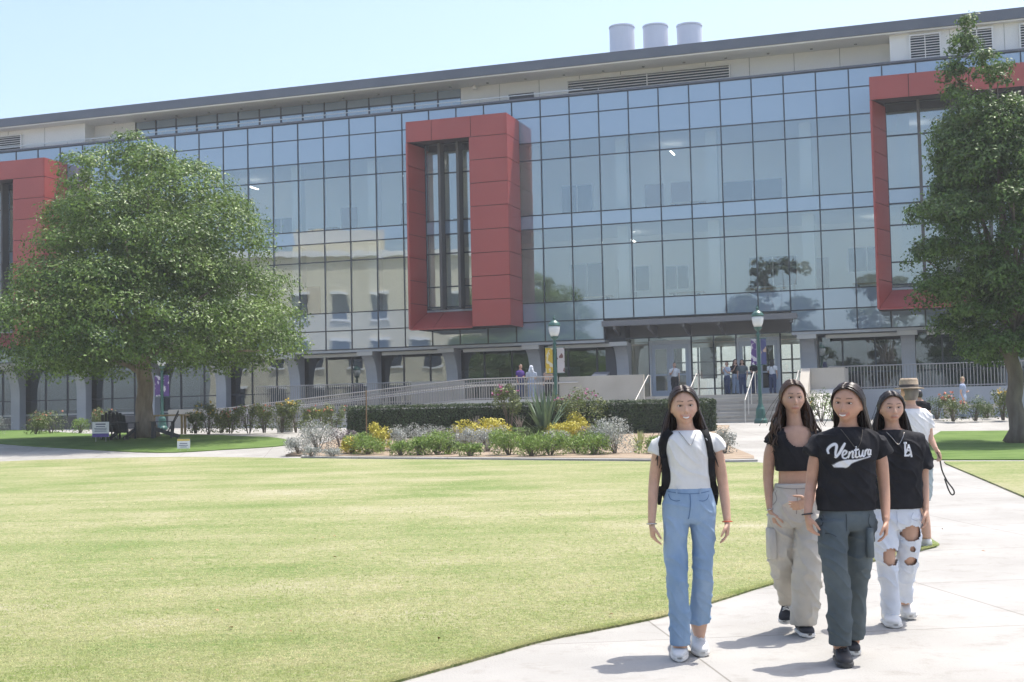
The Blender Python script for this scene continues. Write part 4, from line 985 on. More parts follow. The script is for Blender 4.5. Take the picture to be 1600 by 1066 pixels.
leaf_mesh('fallen_leaves', fl_, np.tile((0, 0, 1.0), (26, 1)), .04, mat('dry_leaf', (.30,.17,.08), .8, island=.4), None, .6, .25, 0, .5, label='dry brown fallen leaves scattered on lawn and path', cat='leaves', kind='stuff')
# ------------------------------------------------------------------ grass blades near the viewer
def inside(poly, x, y):
    c = np.zeros(len(x), bool); n_ = len(poly)
    for i in range(n_):
        x1, y1 = poly[i][0], poly[i][1]; x2, y2 = poly[(i+1) % n_][0], poly[(i+1) % n_][1]
        k = ((y1 > y) != (y2 > y)); 
        with np.errstate(divide='ignore', invalid='ignore'): c ^= k & (x < (x2-x1)*(y-y1)/(y2-y1+1e-12)+x1)
    return c
n = 260000; EN = np.array([(p[0], p[1]) for p in smooth_poly(edge_near, 12)]); ii = RNG.integers(0, len(EN)-1, n); ff = RNG.uniform(0, 1, (n, 1)); PP = EN[ii]*(1-ff)+EN[ii+1]*ff+np.array((-.25, .97))*np.abs(RNG.normal(-.01, .045, (n, 1)))
X, Y = PP[:, 0], PP[:, 1]; k = inside([(p[0], p[1]) for p in LAWN], X, Y) | (RNG.uniform(0, 1, n) < .1); X, Y = X[k][:30000], Y[k][:30000]
n = 240000; Y2 = 6.7+RNG.exponential(3.2, n); X2 = RNG.uniform(-.42, .36, n)*Y2; k = inside([(p[0], p[1]) for p in LAWN], X2, Y2) & (Y2 < 26); X, Y = np.concatenate([X, X2[k]]), np.concatenate([Y, Y2[k]])
m = len(X); X, Y = X[:m], Y[:m]; Z = np.array([zg(0, y) for y in Y])+.014
ang = RNG.uniform(0, 6.28, m); hh = RNG.uniform(.005, .016, m); wd = .0022+.0011*np.clip(Y-6, 0, 20)*.5; tl = RNG.normal(0, .016, (m, 2))
V = np.empty((m, 3, 3)); V[:, 0] = np.stack([X-np.cos(ang)*wd, Y-np.sin(ang)*wd, Z], 1); V[:, 1] = np.stack([X+np.cos(ang)*wd, Y+np.sin(ang)*wd, Z], 1); V[:, 2] = np.stack([X+tl[:, 0], Y+tl[:, 1], Z+hh], 1)
me = bpy.data.meshes.new('grass_blades'); V = V.reshape(-1, 3); me.vertices.add(len(V)); me.vertices.foreach_set('co', V.ravel()); me.loops.add(3*m); me.loops.foreach_set('vertex_index', np.arange(3*m)); me.polygons.add(m); me.polygons.foreach_set('loop_start', np.arange(0, 3*m, 3)); me.polygons.foreach_set('loop_total', np.full(m, 3)); me.update(); me.materials.append(mat('grass_blade', (.34,.40,.15), .8, (.56,.53,.31), 1.2, 4, island=.3, trans=.5, spec=.1))
o = bpy.data.objects.new('grass_blades', me); COL.objects.link(o); setp(o, 'short mown grass of the main lawn', 'grass', kind='stuff')
# ------------------------------------------------------------------ people
def remesh(mb, voxel, smooth=4, fac=.5):
    me = bpy.data.meshes.new('tmp'); me.from_pydata([tuple(v) for v in mb.v], [], mb.f); me.update()
    bm = bmesh.new(); bm.from_mesh(me); bmesh.ops.recalc_face_normals(bm, faces=bm.faces[:]); bm.to_mesh(me); bm.free()
    o = bpy.data.objects.new('tmp', me); COL.objects.link(o)
    m = o.modifiers.new('r', 'REMESH'); m.mode = 'VOXEL'; m.voxel_size = voxel; m.use_smooth_shade = True
    if smooth: s = o.modifiers.new('s', 'SMOOTH'); s.iterations = smooth; s.factor = fac
    dg = bpy.context.evaluated_depsgraph_get(); dg.update()
    r = bpy.data.meshes.new_from_object(o.evaluated_get(dg)); bpy.data.objects.remove(o); bpy.data.meshes.remove(me)
    return r
def mverts(me): a = np.empty(len(me.vertices)*3); me.vertices.foreach_get('co', a); return a.reshape(-1, 3)
def put(me, name, mat_, parent, smooth=True):
    off = np.array(wloc(parent)); v = mverts(me)-off; me.vertices.foreach_set('co', v.ravel()); me.update()
    me.materials.clear(); me.materials.append(mat_); me.polygons.foreach_set('use_smooth', [smooth]*len(me.polygons)); me.name = name
    o = bpy.data.objects.new(name, me); COL.objects.link(o); o.parent = parent; return o
def loft(mb, rings, n=22, ex=2.2):
    """rings: (centre, half-width vector, half-depth vector)"""
    b = len(mb.v)
    for c, rx, ry in rings:
        c, rx, ry = Vector(c), Vector(rx), Vector(ry)
        for k in range(n):
            a = 2*math.pi*k/n; ca, sa = math.cos(a), math.sin(a)
            mb.v.append(tuple(c+rx*(math.copysign(abs(ca)**(2/ex), ca))+ry*(math.copysign(abs(sa)**(2/ex), sa))))
    for i in range(len(rings)-1):
        for k in range(n): a = b+i*n+k; d = b+i*n+(k+1) % n; mb.f.append((a, d, d+n, a+n))
    mb.f.append(tuple(b+k for k in reversed(range(n)))); mb.f.append(tuple(b+(len(rings)-1)*n+k for k in range(n)))
def interp(pts, k=5):
    """smooth resampling of a list of tuples (Catmull-Rom per component)"""
    P = np.array(pts, float); out = []
    for i in range(len(P)-1):
        p0, p1, p2, p3 = P[max(i-1, 0)], P[i], P[i+1], P[min(i+2, len(P)-1)]
        for j in range(k):
            t = j/k; out.append(.5*(2*p1+(p2-p0)*t+(2*p0-5*p1+4*p2-p3)*t*t+(3*p1-p0-3*p2+p3)*t**3))
    out.append(P[-1]); return out
def ell(mb, c, rx, ry, rz, M=None, n=14):
    vs_ = []; fs = []; c = Vector(c)
    for i in range(1, n):
        t = math.pi*i/n
        for k in range(n): a = 2*math.pi*k/n; p = Vector((rx*math.sin(t)*math.cos(a), ry*math.sin(t)*math.sin(a), rz*math.cos(t))); vs_.append((M@(c+p)) if M else c+p)
    top = Vector((0,0,rz)); vs_ += [(M@(c+top)) if M else c+top, (M@(c-top)) if M else c-top]; T, Bt = (n-1)*n, (n-1)*n+1
    for i in range(n-2):
        for k in range(n): a = i*n+k; b = i*n+(k+1) % n; fs.append((a, a+n, b+n, b))
    for k in range(n): fs.append((T, k, (k+1) % n)); fs.append((Bt, (n-2)*n+(k+1) % n, (n-2)*n+k))
    mb.add(vs_, fs)
def sm(x): x = min(max(x, 0), 1); return x*x*(3-2*x)
def head_frame(c, yaw, pitch, roll, s, fx=1, fz=1):
    """x: image right when facing the viewer, y: the way the face looks, z: up"""
    return Matrix.Translation(Vector(c)) @ Matrix.Rotation(math.pi+yaw, 4, 'Z') @ Matrix.Rotation(pitch, 4, 'X') @ Matrix.Rotation(roll, 4, 'Y') @ Matrix.Diagonal((s*fx, s, s*fz, 1))
TEETH = []
def add_head(mb, M, smile=0, n=40):
    vs_ = []; fs = []
    g = lambda x, z, cx, cz, r: math.exp(-((x-cx)**2+(z-cz)**2)/(r*r))
    for i in range(n+1):
        t = math.pi*i/n
        for k in range(n):
            a = 2*math.pi*k/n; dx, dy, dz = math.sin(t)*math.cos(a), math.sin(t)*math.sin(a), math.cos(t)
            x, y, z = dx*.0795, dy*.093, dz*.108
            j = sm((-.015-z)/.09); x *= 1-.30*j
            if y < 0: y *= 1-.30*j
            if y > .055: y = .055+(y-.055)*.72
            if y > .0:
                f = min(y/.05, 1)
                y -= f*.010*(g(x, z, .031, .006, .017)+g(x, z, -.031, .006, .017))
                y += f*(.004*(g(x, z, .028, .028, .02)+g(x, z, -.028, .028, .02))+.005*(g(x, z, .040, -.03, .022)+g(x, z, -.040, -.03, .022))+.007*g(x, z, 0, -.060, .025)+.011*g(x, z, 0, -.098, .022))
            vs_.append(M@Vector((x, y, z)))
    for i in range(n):
        for k in range(n): a = i*n+k; b = i*n+(k+1) % n; fs.append((a, a+n, b+n, b))
    mb.add(vs_, fs)
    loft(mb, [(M@Vector((0,.070,.016)), M.to_3x3()@Vector((.006,0,0)), M.to_3x3()@Vector((0,.008,0))), (M@Vector((0,.082,-.008)), M.to_3x3()@Vector((.008,0,0)), M.to_3x3()@Vector((0,.012,.0))), (M@Vector((0,.090,-.026)), M.to_3x3()@Vector((.0095,0,0)), M.to_3x3()@Vector((0,.011,0))), (M@Vector((0,.084,-.038)), M.to_3x3()@Vector((.010,0,0)), M.to_3x3()@Vector((0,.010,0)))], 12, 2)
    ell(mb, (0, .091, -.029), .009, .009, .008, M, 10)
    for sx in (-1, 1):
        ell(mb, (sx*.011, .081, -.033), .007, .009, .006, M, 8)
        ell(mb, (sx*.079, -.010, -.006), .008, .020, .031, M, 10)
    w_ = .024+.008*smile
    mb.tube([M@Vector((-w_,.074,-.061+.011*smile)), M@Vector((-w_*.5,.086,-.0595+.002*smile)), M@Vector((0,.0895,-.0595-.002*smile)), M@Vector((w_*.5,.086,-.0595+.002*smile)), M@Vector((w_,.074,-.061+.011*smile))], [.002,.0034,.0038,.0034,.002], 8)
    dz = .008*smile
    if smile: TEETH.append(M)
    mb.tube([M@Vector((-w_,.074,-.064+.012*smile)), M@Vector((-w_*.55,.085,-.069-dz*.5)), M@Vector((0,.088,-.071-dz)), M@Vector((w_*.55,.085,-.069-dz*.5)), M@Vector((w_,.074,-.064+.012*smile))], [.002,.0040,.0046,.0040,.002], 8)
def add_hand(mb, w_, d, pn, th, s=1.0, curl=.5):
    """wrist point, direction of the fingers, palm normal, thumb side vector"""
    d = Vector(d).normalized(); th = (Vector(th)-d*Vector(th).dot(d)).normalized(); pn = Vector(pn); pn = (pn-d*pn.dot(d)-th*pn.dot(th)).normalized(); w_ = Vector(w_)
    loft(mb, [(w_-d*.02*s, th*.024*s, pn*.019*s), (w_+d*.02*s, th*.030*s, pn*.018*s), (w_+d*.055*s, th*.039*s, pn*.016*s), (w_+d*.088*s, th*.040*s, pn*.013*s), (w_+d*.094*s, th*.036*s, pn*.009*s)], 14, 2.4)
    for i, (o_, L) in enumerate(((.030, .068), (.0105, .076), (-.0105, .071), (-.030, .056))):
        p = w_+d*.082*s+th*o_*s; dd = (d+th*o_*3.2).normalized(); pts = [p]; a = .15+.12*i*curl
        for k in range(3):
            a += curl*(.45, .6, .45)[k]; q = (dd*math.cos(a)+pn*math.sin(a)); p = p+q*L*s*(.44, .31, .25)[k]; pts.append(p)
        mb.tube(pts, [.0088*s, .0085*s, .0078*s, .0062*s], 9); ell(mb, pts[-1], .0064*s, .0064*s, .0064*s, None, 6)
    p = w_+d*.028*s+th*.026*s; t1 = (th*.75+d*.7+pn*.35).normalized(); t2 = (th*.25+d*1+pn*.45).normalized(); q1 = p+t1*.042*s; q2 = q1+t2*.030*s; q3 = q2+t2*.024*s
    mb.tube([p-t1*.01, q1, q2, q3], [.014*s, .0115*s, .0098*s, .0075*s], 9); ell(mb, q3, .0075*s, .0075*s, .0075*s, None, 6)
def skin_mat(name, c):
    if name in MATS: return MATS[name]
    m = bpy.data.materials.new(name); m.use_nodes = True; N = m.node_tree.nodes; L = m.node_tree.links; b = N['Principled BSDF']
    b.inputs['Roughness'].default_value = .48; b.inputs['Specular IOR Level'].default_value = .35; b.inputs['Subsurface Weight'].default_value = .12; b.inputs['Subsurface Radius'].default_value = (.012, .005, .003); b.inputs['Subsurface Scale'].default_value = 1.0
    at_ = N.new('ShaderNodeAttribute'); at_.attribute_name = 'Col'; nz = N.new('ShaderNodeTexNoise'); nz.inputs['Scale'].default_value = 28; tc = N.new('ShaderNodeTexCoord'); L.new(tc.outputs['Object'], nz.inputs['Vector'])
    mr = N.new('ShaderNodeMapRange'); mr.inputs[3].default_value = .88; mr.inputs[4].default_value = 1.12; L.new(nz.outputs[0], mr.inputs[0])
    mx = N.new('ShaderNodeMix'); mx.data_type = 'RGBA'; mx.blend_type = 'MULTIPLY'; mx.inputs[0].default_value = 1; L.new(at_.outputs['Color'], mx.inputs[6]); L.new(mr.outputs[0], mx.inputs[7]); L.new(mx.outputs[2], b.inputs['Base Color'])
    MATS[name] = m; return m
def paint_skin(me, col, M, smile, brow):
    v = mverts(me); n = len(v); C = np.tile(np.array(col), (n, 1)); col = np.array(col)
    if M is not None:
        Mi = np.array(M.inverted()); L = v@Mi[:3, :3].T+Mi[:3, 3]; x, y, z = L.T; ax = np.abs(x); front = (y > .045) & (np.abs(z) < .13) & (ax < .09)
        def mixc(w_, c): nonlocal C; w_ = (np.clip(w_, 0, 1)*front)[:, None]; C = C*(1-w_)+np.array(c)*w_
        ww = .026+.008*smile; mz = -.065-.004*smile+smile*.45*ax*(ax/.03)
        mixc((1.25-np.abs(z-mz)/(.0085+.004*smile))*(ax < ww)*.85, col*np.array((.84, .56, .55)))
        bz_ = .030+.004*np.sin(np.clip((ax-.012)/.038, 0, 1)*2.2)
        mixc((1.35-np.abs(z-bz_)/.0032)*((ax > .013) & (ax < .048))*.8, brow)
        e = ((ax-.031)/.0175)**2+((z-.008)/.0075)**2; mixc((1.6-e)*.75, np.array(col)*.34)  # dark eye surround: lashes, with lid shade painted into the same colour
        mixc((np.exp(-((ax-.04)**2+(z+.03)**2)/.02**2))*.25, col*np.array((1.1, .85, .82)))
        mixc(1.2-np.hypot((ax-.007)/.004, (z+.040)/.003), col*.3)  # darker spots painted for the shade inside the nostrils
    a = me.color_attributes.new('Col', 'FLOAT_COLOR', 'POINT'); a.data.foreach_set('color', np.concatenate([C, np.ones((n, 1))], 1).astype(np.float32).ravel())
def fabric(name, c, c2=None, rough=.85, scale=9, bump=.25, bs=220, lo=.35, hi=.65, stretch=None): return mat(name, c, rough, c2 or tuple(x*1.18 for x in c), scale, 5, bump, bs, spec=.2, lo=lo, hi=hi, stretch=stretch)
def wrinkle(me, amp, sc_=(14, 14, 9), seed=0, mask=None):
    v = mverts(me); nn = np.empty(len(me.vertices)*3); me.vertices.foreach_get('normal', nn); nn = nn.reshape(-1, 3)
    d = np.array([noise.noise(Vector((p[0]*sc_[0]+seed, p[1]*sc_[1], p[2]*sc_[2]+p[0]*5)))+.5*noise.noise(Vector((p[0]*sc_[0]*2.3, p[1]*sc_[1]*2.3+seed, p[2]*sc_[2]*2.6))) for p in v])
    rg_ = np.array([1-abs(noise.noise(Vector((p[0]*7+seed*3.1, p[1]*7, p[2]*11+p[0]*9))))*2.4 for p in v]); d = d*.7+np.clip(rg_, 0, 1)**3*1.5
    w_ = amp if mask is None else amp*mask(v); v = v+nn*(d*w_)[:, None]; me.vertices.foreach_set('co', v.ravel()); me.update()
def hair_locks(M, parent, colr, n=110, length=.38, nolock=False, spread=.10, wave=0, front=.5, seed=1, thick=.012, name='hair', yoff=0.0, part=.0):
    rnd = random.Random(seed); q = MB(); rx, ry, rz = .0845, .100, .118; cz = .006
    el = lambda d: Vector((d[0]*rx, d[1]*ry-.006, d[2]*rz+cz))
    # scalp cap
    nn = 28; vs_ = []; ok = {}
    for i in range(nn+1):
        t = math.pi*i/nn
        for k in range(nn): a = 2*math.pi*k/nn; d = (math.sin(t)*math.cos(a), math.sin(t)*math.sin(a), math.cos(t)); vs_.append(M@(el(d)*.985)); ok[i*nn+k] = (d[2] > .56+.10*d[1] or d[1] < .12+.25*max(d[2], 0)) and d[2] > -.75
    fs = []
    for i in range(nn):
        for k in range(nn):
            f = (i*nn+k, (i+1)*nn+k, (i+1)*nn+(k+1) % nn, i*nn+(k+1) % nn)
            if all(ok[j] for j in f): fs.append(f)
    q.add(vs_, fs)
    for i in range(0 if nolock else n):
        sd_ = -1 if i % 2 else 1; f = ((i//2)+rnd.random())/(n/2)
        al = R(47+110*f**.9); st_ = Vector((part+sd_*.03, math.cos(al), math.sin(al))).normalized(); psi = R(90+(180-90)*f**.9+rnd.uniform(-5, 5)); en = Vector((sd_*math.sin(psi), math.cos(psi), -.12+rnd.uniform(-.15,.1))).normalized()
        pts = [];
        for k in range(7):
            u = k/6; d = (st_*(1-u)+en*u); d = d.normalized(); lift = 1.0+.05*math.sin(math.pi*u)+rnd.uniform(0, .03); pts.append(el(d*lift))
        L = length*rnd.uniform(.78, 1.06)*(1 if f > .12 else .92); e = pts[-1]; frn = front*(1-f)
        out = sd_*(spread*rnd.uniform(.25, 1.0)*(1-.55*f)); ph = rnd.uniform(0, 6.28); K = 9
        for k in range(1, K+1):
            u = k/K; wv = wave*math.sin(ph+u*13)*u; pts.append(Vector((e.x+out*(u**.8)+wv, e.y+(.055*frn-.055*(1-front)*(f < .6)-.02*f)*math.sin(min(u*1.8, 1.57))+yoff*u+wave*.6*math.cos(ph+u*11)*u, e.z-L*u)))
        m_ = len(pts); rad = [thick*(.55+.45*min(1, 3*k/m_)) if k < m_*.75 else thick*(1-.85*(k-m_*.75)/(m_*.25)) for k in range(m_)]
        q.tube([M@p for p in pts], [r_*M.to_scale().x*rnd.uniform(.8, 1.15) for r_ in rad], 6, True, .55)
    for i in range(0 if nolock else 16):
        sd_ = rnd.choice((-1, 1)); a = R(rnd.uniform(70, 180)); e = el(Vector((sd_*math.sin(a), math.cos(a), rnd.uniform(-.1, .8))).normalized()*1.03); ph = rnd.uniform(0, 6.28); o_ = rnd.uniform(.0, spread*1.2+.02)
        q.tube([M@(e+Vector((sd_*(o_*u+.006*math.sin(ph+u*7)), .01*math.cos(ph+u*6), -length*.7*u))) for u in (0,.15,.3,.45,.6,.75,.9,1)], .0016, 4)
    return q.build(name, mat('hair_%s' % '_'.join(str(int(c*1000)) for c in colr), colr, .38, tuple(c*1.9 for c in colr), 18, 3, island=.4, spec=.5, stretch=(1, 1, .2)), parent, True)
def add_eyes(M, parent):
    for sx in (-1, 1):
        q = MB(); ell(q, (sx*.031, .0625, .006), .0150, .0105, .0052, M, 12); o = q.build('eye', mat('eye_white', (.62,.60,.58), .25), parent, True)
        q = MB(); ell(q, (sx*.031, .0705, .006), .0072, .0032, .0052, M, 10); q.build('iris', mat('eye_iris', (.03,.016,.010), .2), o, True)
def shoe(parent, ank, toe, s, upper, sole, lace=None, hi=0.0, wmul=1.0, name='shoe'):
    """ank: point on the sole under the heel, toe: tip of the sole"""
    ank, toe = Vector(ank), Vector(toe); d = (toe-ank); L = d.length; d.normalize(); sx = d.cross(Vector((0,0,1))).normalized(); up = sx.cross(d).normalized()
    if up.z < 0: up = -up
    P = [(-.02,.55,.055),(.04,.80,.075),(.16,.88,.082+hi),(.30,.86,.088+hi),(.42,.86,.080+hi*.3),(.55,.94,.062),(.70,1.0,.050),(.85,.92,.043),(.95,.66,.034),(1.0,.30,.022)]
    W = .047*wmul; q = MB()
    loft(q, [(ank+d*(L*f)+up*(.018+h/2), sx*W*w_, up*(h/2)) for f, w_, h in interp(P, 2)][0:] and [(ank+d*(L*a[0])+up*(.016+a[2]/2), sx*W*a[1], up*(a[2]/2+.002)) for a in interp(P, 2)], 16, 2.6)
    o = q.build(name, upper, parent, True)
    q = MB(); loft(q, [(ank+d*(L*a[0])+up*.014, sx*(W*a[1]*1.07+.002), up*.0145) for a in interp(P, 2)], 16, 4); q.build('sole', sole, o)
    if lace is not None:
        for k in range(5):
            f = .40+.055*k; h = np.interp(f, [p[0] for p in P], [p[2] for p in P])+.024; c = ank+d*(L*f)+up*h
            q = MB(); q.tube([c-sx*.022-up*.006+d*.006*(k % 2*2-1), c+up*.003, c+sx*.022-up*.006-d*.006*(k % 2*2-1)], .0032, 6); q.build('lace', lace, o)
    return o
def bracelet(parent, p, ax_, r_, m, t=.004):
    q = MB(); ax_ = Vector(ax_).normalized(); a = ax_.orthogonal().normalized(); b = ax_.cross(a); q.tube([Vector(p)+a*math.cos(k*.524)*r_+b*math.sin(k*.524)*r_ for k in range(13)], t, 6, False); return q.build('bracelet', m, parent, True)
def project(bvh, pts, off=.003):
    """lay points on a garment, looked up along the depth axis"""
    out = []; prev = None
    for p in pts:
        p = Vector(p); h = bvh.ray_cast(Vector((p.x, p.y-1, p.z)), Vector((0, 1, 0)))
        y = h[0].y if h[0] is not None else (prev if prev is not None else p.y); prev = y; out.append(Vector((p.x, y-off, p.z)))
    return out
from mathutils.bvhtree import BVHTree
def bvh_of(me): return BVHTree.FromPolygons([v.co.copy() for v in me.vertices], [tuple(p.vertices) for p in me.polygons])
WX, WY = Vector((1,0,0)), Vector((0,1,0))
def build_person(name, label, sp):
    """sp: world-space description of one figure (see figure specs below)"""
    foot = sp['base']; e = empty('person', foot, label, 'person', sp.get('group')); vx = sp.get('voxel', .0052); rxv, ryv = sp.get('axes', (WX, WY))
    ringv = lambda P, k=4, gx=0, gd=0: [(Vector(a[:3]), rxv*(a[3]+gx), ryv*(a[4]+gd)) for a in interp(P, k)]
    M = head_frame(sp['head'], sp.get('yaw', 0), sp.get('pitch', 0), sp.get('roll', 0), sp.get('hs', 1), *sp.get('fxz', (1, 1))); sp['M'] = M
    # --- the body: one continuous skin
    mb = MB(); add_head(mb, M, sp.get('smile', 0), sp.get('hn', 40))
    nb_ = Vector(sp['neck']); nk = M@Vector((0,-.018,-.07)); hs = sp.get('hs', 1)
    loft(mb, [(nk, rxv*.050*hs, ryv*.054*hs), ((nk+nb_)/2, rxv*.049*hs, ryv*.052*hs), (nb_, rxv*.060*hs, ryv*.056*hs), (nb_-Vector((0,0,.05)), rxv*.10*hs, ryv*.07*hs)], 18, 2)
    loft(mb, ringv(sp['torso'], 4, -.012, -.012))
    for A in sp['arms']:
        pts = interp([tuple(p)+(r_,) for p, r_ in zip(A['p'], A['r'])], 5); mb.tube([Vector(a[:3]) for a in pts], [a[3] for a in pts], 14); add_hand(mb, A['p'][-1], A['d'], A['pn'], A['th'], A.get('s', .95), A.get('curl', .5))
    for Lg in sp['legs']: loft(mb, ringv(Lg, 4, -sp.get('gap', .014), -sp.get('gap', .014)), 18, 2)
    me = remesh(mb, vx, 3); paint_skin(me, sp['skin'], M, sp.get('smile', 0), sp.get('brow', (.03,.02,.015))); put(me, 'body', skin_mat('skin', 0), e)
    if sp.get('eyes', True): add_eyes(M, e)
    if sp.get('smile', 0):
        q = MB(); q.tube([M@Vector((x, .0900-.010*(abs(x)/.021)**2, -.0675+.36*abs(x)*(abs(x)/.021))) for x in (-.021,-.014,-.007,0,.007,.014,.021)], [.002,.0040,.0046,.0048,.0046,.0040,.002], 8); q.build('teeth', mat('teeth_white', (.78,.75,.70), .3), e, True)
    # --- top
    out = {'e': e, 'M': M}
    cv = sp.get('cvoxel', .0065)
    if sp.get('top'):
        mb = MB(); loft(mb, ringv(sp['torso_top'], 4)); 
        for S in sp.get('sleeves', []): pts = interp([tuple(p)+(r_,) for p, r_ in zip(S['p'], S['r'])], 4); mb.tube([Vector(a[:3]) for a in pts], [a[3] for a in pts], 16)
        me = remesh(mb, cv, 4); zlo, zhi = mverts(me)[:, 2].min(), mverts(me)[:, 2].max(); wrinkle(me, sp.get('wr_top', .006), seed=sp.get('seed', 1), mask=lambda v: np.clip((v[:, 2]-zlo-.012)/.06, .12, 1)*np.clip((zhi-v[:, 2])/.05, .2, 1))
        if sp.get('cut_top'):
            bm = bmesh.new(); bm.from_mesh(me); bmesh.ops.delete(bm, geom=[f for f in bm.faces if sp['cut_top'](f.calc_center_median())], context='FACES'); bm.to_mesh(me); bm.free()
        out['top_bvh'] = bvh_of(me); out['top'] = put(me, sp.get('topname', 'shirt'), sp['top'], e)
    if sp.get('bottom'):
        mb = MB(); loft(mb, ringv(sp['hips'], 4))
        for Lg in sp['pants']: loft(mb, ringv(Lg, 5), 20, 2.1)
        me = remesh(mb, cv, 4); zlo, zhi = mverts(me)[:, 2].min(), mverts(me)[:, 2].max(); wrinkle(me, sp.get('wr_bot', .007), (11, 11, 13), sp.get('seed', 1)+7, mask=lambda v: np.clip((zhi-v[:, 2]-.02)/.10, .05, 1)*np.clip((v[:, 2]-zlo-.01)/.05, .2, 1))
        if sp.get('rips'):
            bm = bmesh.new(); bm.from_mesh(me); bmesh.ops.delete(bm, geom=[f for f in bm.faces if sp['rips'](f.calc_center_median())], context='FACES'); bm.to_mesh(me); bm.free()
        out['bot_bvh'] = bvh_of(me); out['bottom'] = put(me, sp.get('botname', 'trousers'), sp['bottom'], e)
    return out
K = lambda cx, cy, Y: at(980+cx*.4558, 580+cy*.4558, Y)
def spec(D, **k):
    """convert rings traced in the enlarged people crop (cx, cy, half-width, depth offset) at distance D"""
    s = .4558*D/FPX
    def rings(L, hd): return [tuple(K(r_[0], r_[1], D+(r_[4] if len(r_) > 4 else 0)))+(r_[2]*s, (r_[3] if len(r_) > 3 and r_[3] else hd)) for r_ in L]
    return s, rings
M_denim = fabric('denim_blue', (.20,.31,.47), (.34,.45,.60), scale=5, lo=.3, hi=.7, stretch=(1, 1, .5))
M_shirtw = fabric('shirt_white', (.70,.70,.70), (.76,.76,.76))
M_blk = fabric('shirt_black', (.014,.014,.017), (.024,.024,.028))
M_beige = fabric('trousers_beige', (.50,.465,.41), (.58,.545,.49), scale=4)
M_slate = fabric('trousers_slate', (.085,.105,.115), (.125,.15,.16), scale=4)
M_whited = fabric('denim_white', (.62,.66,.74), (.72,.75,.80), scale=4)
M_sneak = mat('sneaker_white', (.66,.65,.63), .5, (.74,.73,.71), 12, 3); M_sole = mat('sole_white', (.70,.68,.64), .6); M_solek = mat('sole_dark', (.05,.05,.05), .6); M_shoek = mat('shoe_black', (.016,.016,.02), .6, (.03,.03,.035), 20, 3)
M_lace = mat('lace_white', (.78,.78,.77), .7); M_silver = mat('jewel_silver', (.55,.53,.50), .25, metal=1); M_orange = mat('bracelet_orange', (.55,.12,.05), .5); M_bagk = fabric('bag_black', (.012,.012,.014), (.02,.02,.023))
SK1 = (.58,.36,.26); SK2 = (.54,.33,.235); SK3 = (.52,.30,.21); SK4 = (.55,.335,.24)
DOWN = Vector((0, 0, -1))
def arm(D, pts, r_, d, th, curl=.5, s=.92, pn=(0, 1, 0)):
    return {'p': [K(a, b, D+c) for a, b, c in pts], 'r': r_, 'd': d, 'pn': pn, 'th': th, 'curl': curl, 's': s}
AR = [.034, .040, .034, .030, .0225]
# ================= person in white T-shirt and blue jeans
D = 7.95; s, rg = spec(D)
torso = [(212,420,70,.085),(210,385,66,.085),(210,340,68,.092),(209,295,74,.105),(208,262,80,.108),(207,235,86,.095),(206,216,82,.082),(205,205,60,.07),(204,198,36,.06)]
legL = [(169,500,45,.088,0),(167,545,41,.086,-.01),(166,600,37,.080,-.02),(170,690,34,.064,-.05),(176,780,33,.06,-.04),(180,860,33,.06,-.02),(181,938,34,.064,0.0)]
legR = [(258,500,45,.088,0),(259,545,40,.086,0),(260,600,36,.080,0),(259,690,33,.064,.0),(254,780,33,.06,.06),(246,864,37,.066,.12)]
r1 = dict(base=Vector((K(215,985,D).x, D, 0)), head=K(194,122,D-.02), hs=1.0, roll=R(2), smile=1, skin=SK1, neck=K(202,203,D+.01), torso=rg(torso, .09),
  arms=[arm(D, [(124,246,.02),(107,290,.03),(93,372,.04),(88,440,.01),(84,522,-.03)], AR, (.06,-.10,-1), (.15,-1,0), .55, pn=(1,.2,0)), arm(D, [(290,242,.02),(309,290,.03),(325,368,.04),(335,440,.01),(343,514,-.03)], AR, (-.06,-.12,-1), (-.2,-1,0), .45, pn=(-1,.2,0))],
  legs=[rg(legL, .07)+[tuple(K(181,955,D))+(.035,.04)], rg(legR, .07)+[tuple(K(250,925,D+.12))+(.035,.04)]],
  top=M_shirtw, torso_top=rg([(212,408,75,.096),(211,385,73,.096),(210,340,74,.10),(209,295,79,.114),(208,262,85,.117),(207,235,90,.104),(206,218,86,.09),(205,208,62,.076),(204,203,45,.068)], .1),
  sleeves=[{'p': [K(142,236,D+.02), K(117,252,D+.025), K(100,286,D+.03)], 'r': [.040,.052,.054]}, {'p': [K(272,234,D+.02), K(298,246,D+.025), K(310,272,D+.03)], 'r': [.040,.052,.054]}],
  bottom=M_denim, botname='jeans', hips=rg([(212,400,75,.098),(212,430,84,.108),(213,465,92,.112),(213,500,91,.108),(213,518,86,.09)], .1), pants=[rg([(a,b,c+1,d+.008,e_) for a,b,c,d,e_ in legL], .07), rg([(a,b,c+1,d+.008,e_) for a,b,c,d,e_ in legR], .07)], seed=3, wr_bot=.006)
o1 = build_person('person', 'person in white T-shirt and blue jeans with black backpack straps', r1); e = o1['e']
hair_locks(r1['M'], e, (.022,.013,.010), 140, .37, spread=.115, wave=.008, front=.6, seed=2)
shoe(e, G(1064, 1010)+Vector((0,.10,.0)), Vector((K(178,985,7.83).x, 7.80, .004)), 1, M_sneak, M_sole, M_lace, .03, 1.08)
shoe(e, Vector((K(254,950,D).x, D+.24, .035)), Vector((K(258,975,D).x, D+.0, .004)), 1, M_sneak, M_sole, M_lace, .03, 1.08)
for sx, cx, cy in ((0, 84, 524), (1, 343, 516)): bracelet(e, K(cx, cy, D-.03), (0, -.1, -1), .029, M_orange if sx else M_silver)
def necklace(o, pts, m=M_silver, r_=.0022):
    P = project(o['top_bvh'], interp([tuple(p) for p in pts], 8), .004); q = MB(); q.tube(P, r_, 5); q.build('necklace', m, o['e'], True)
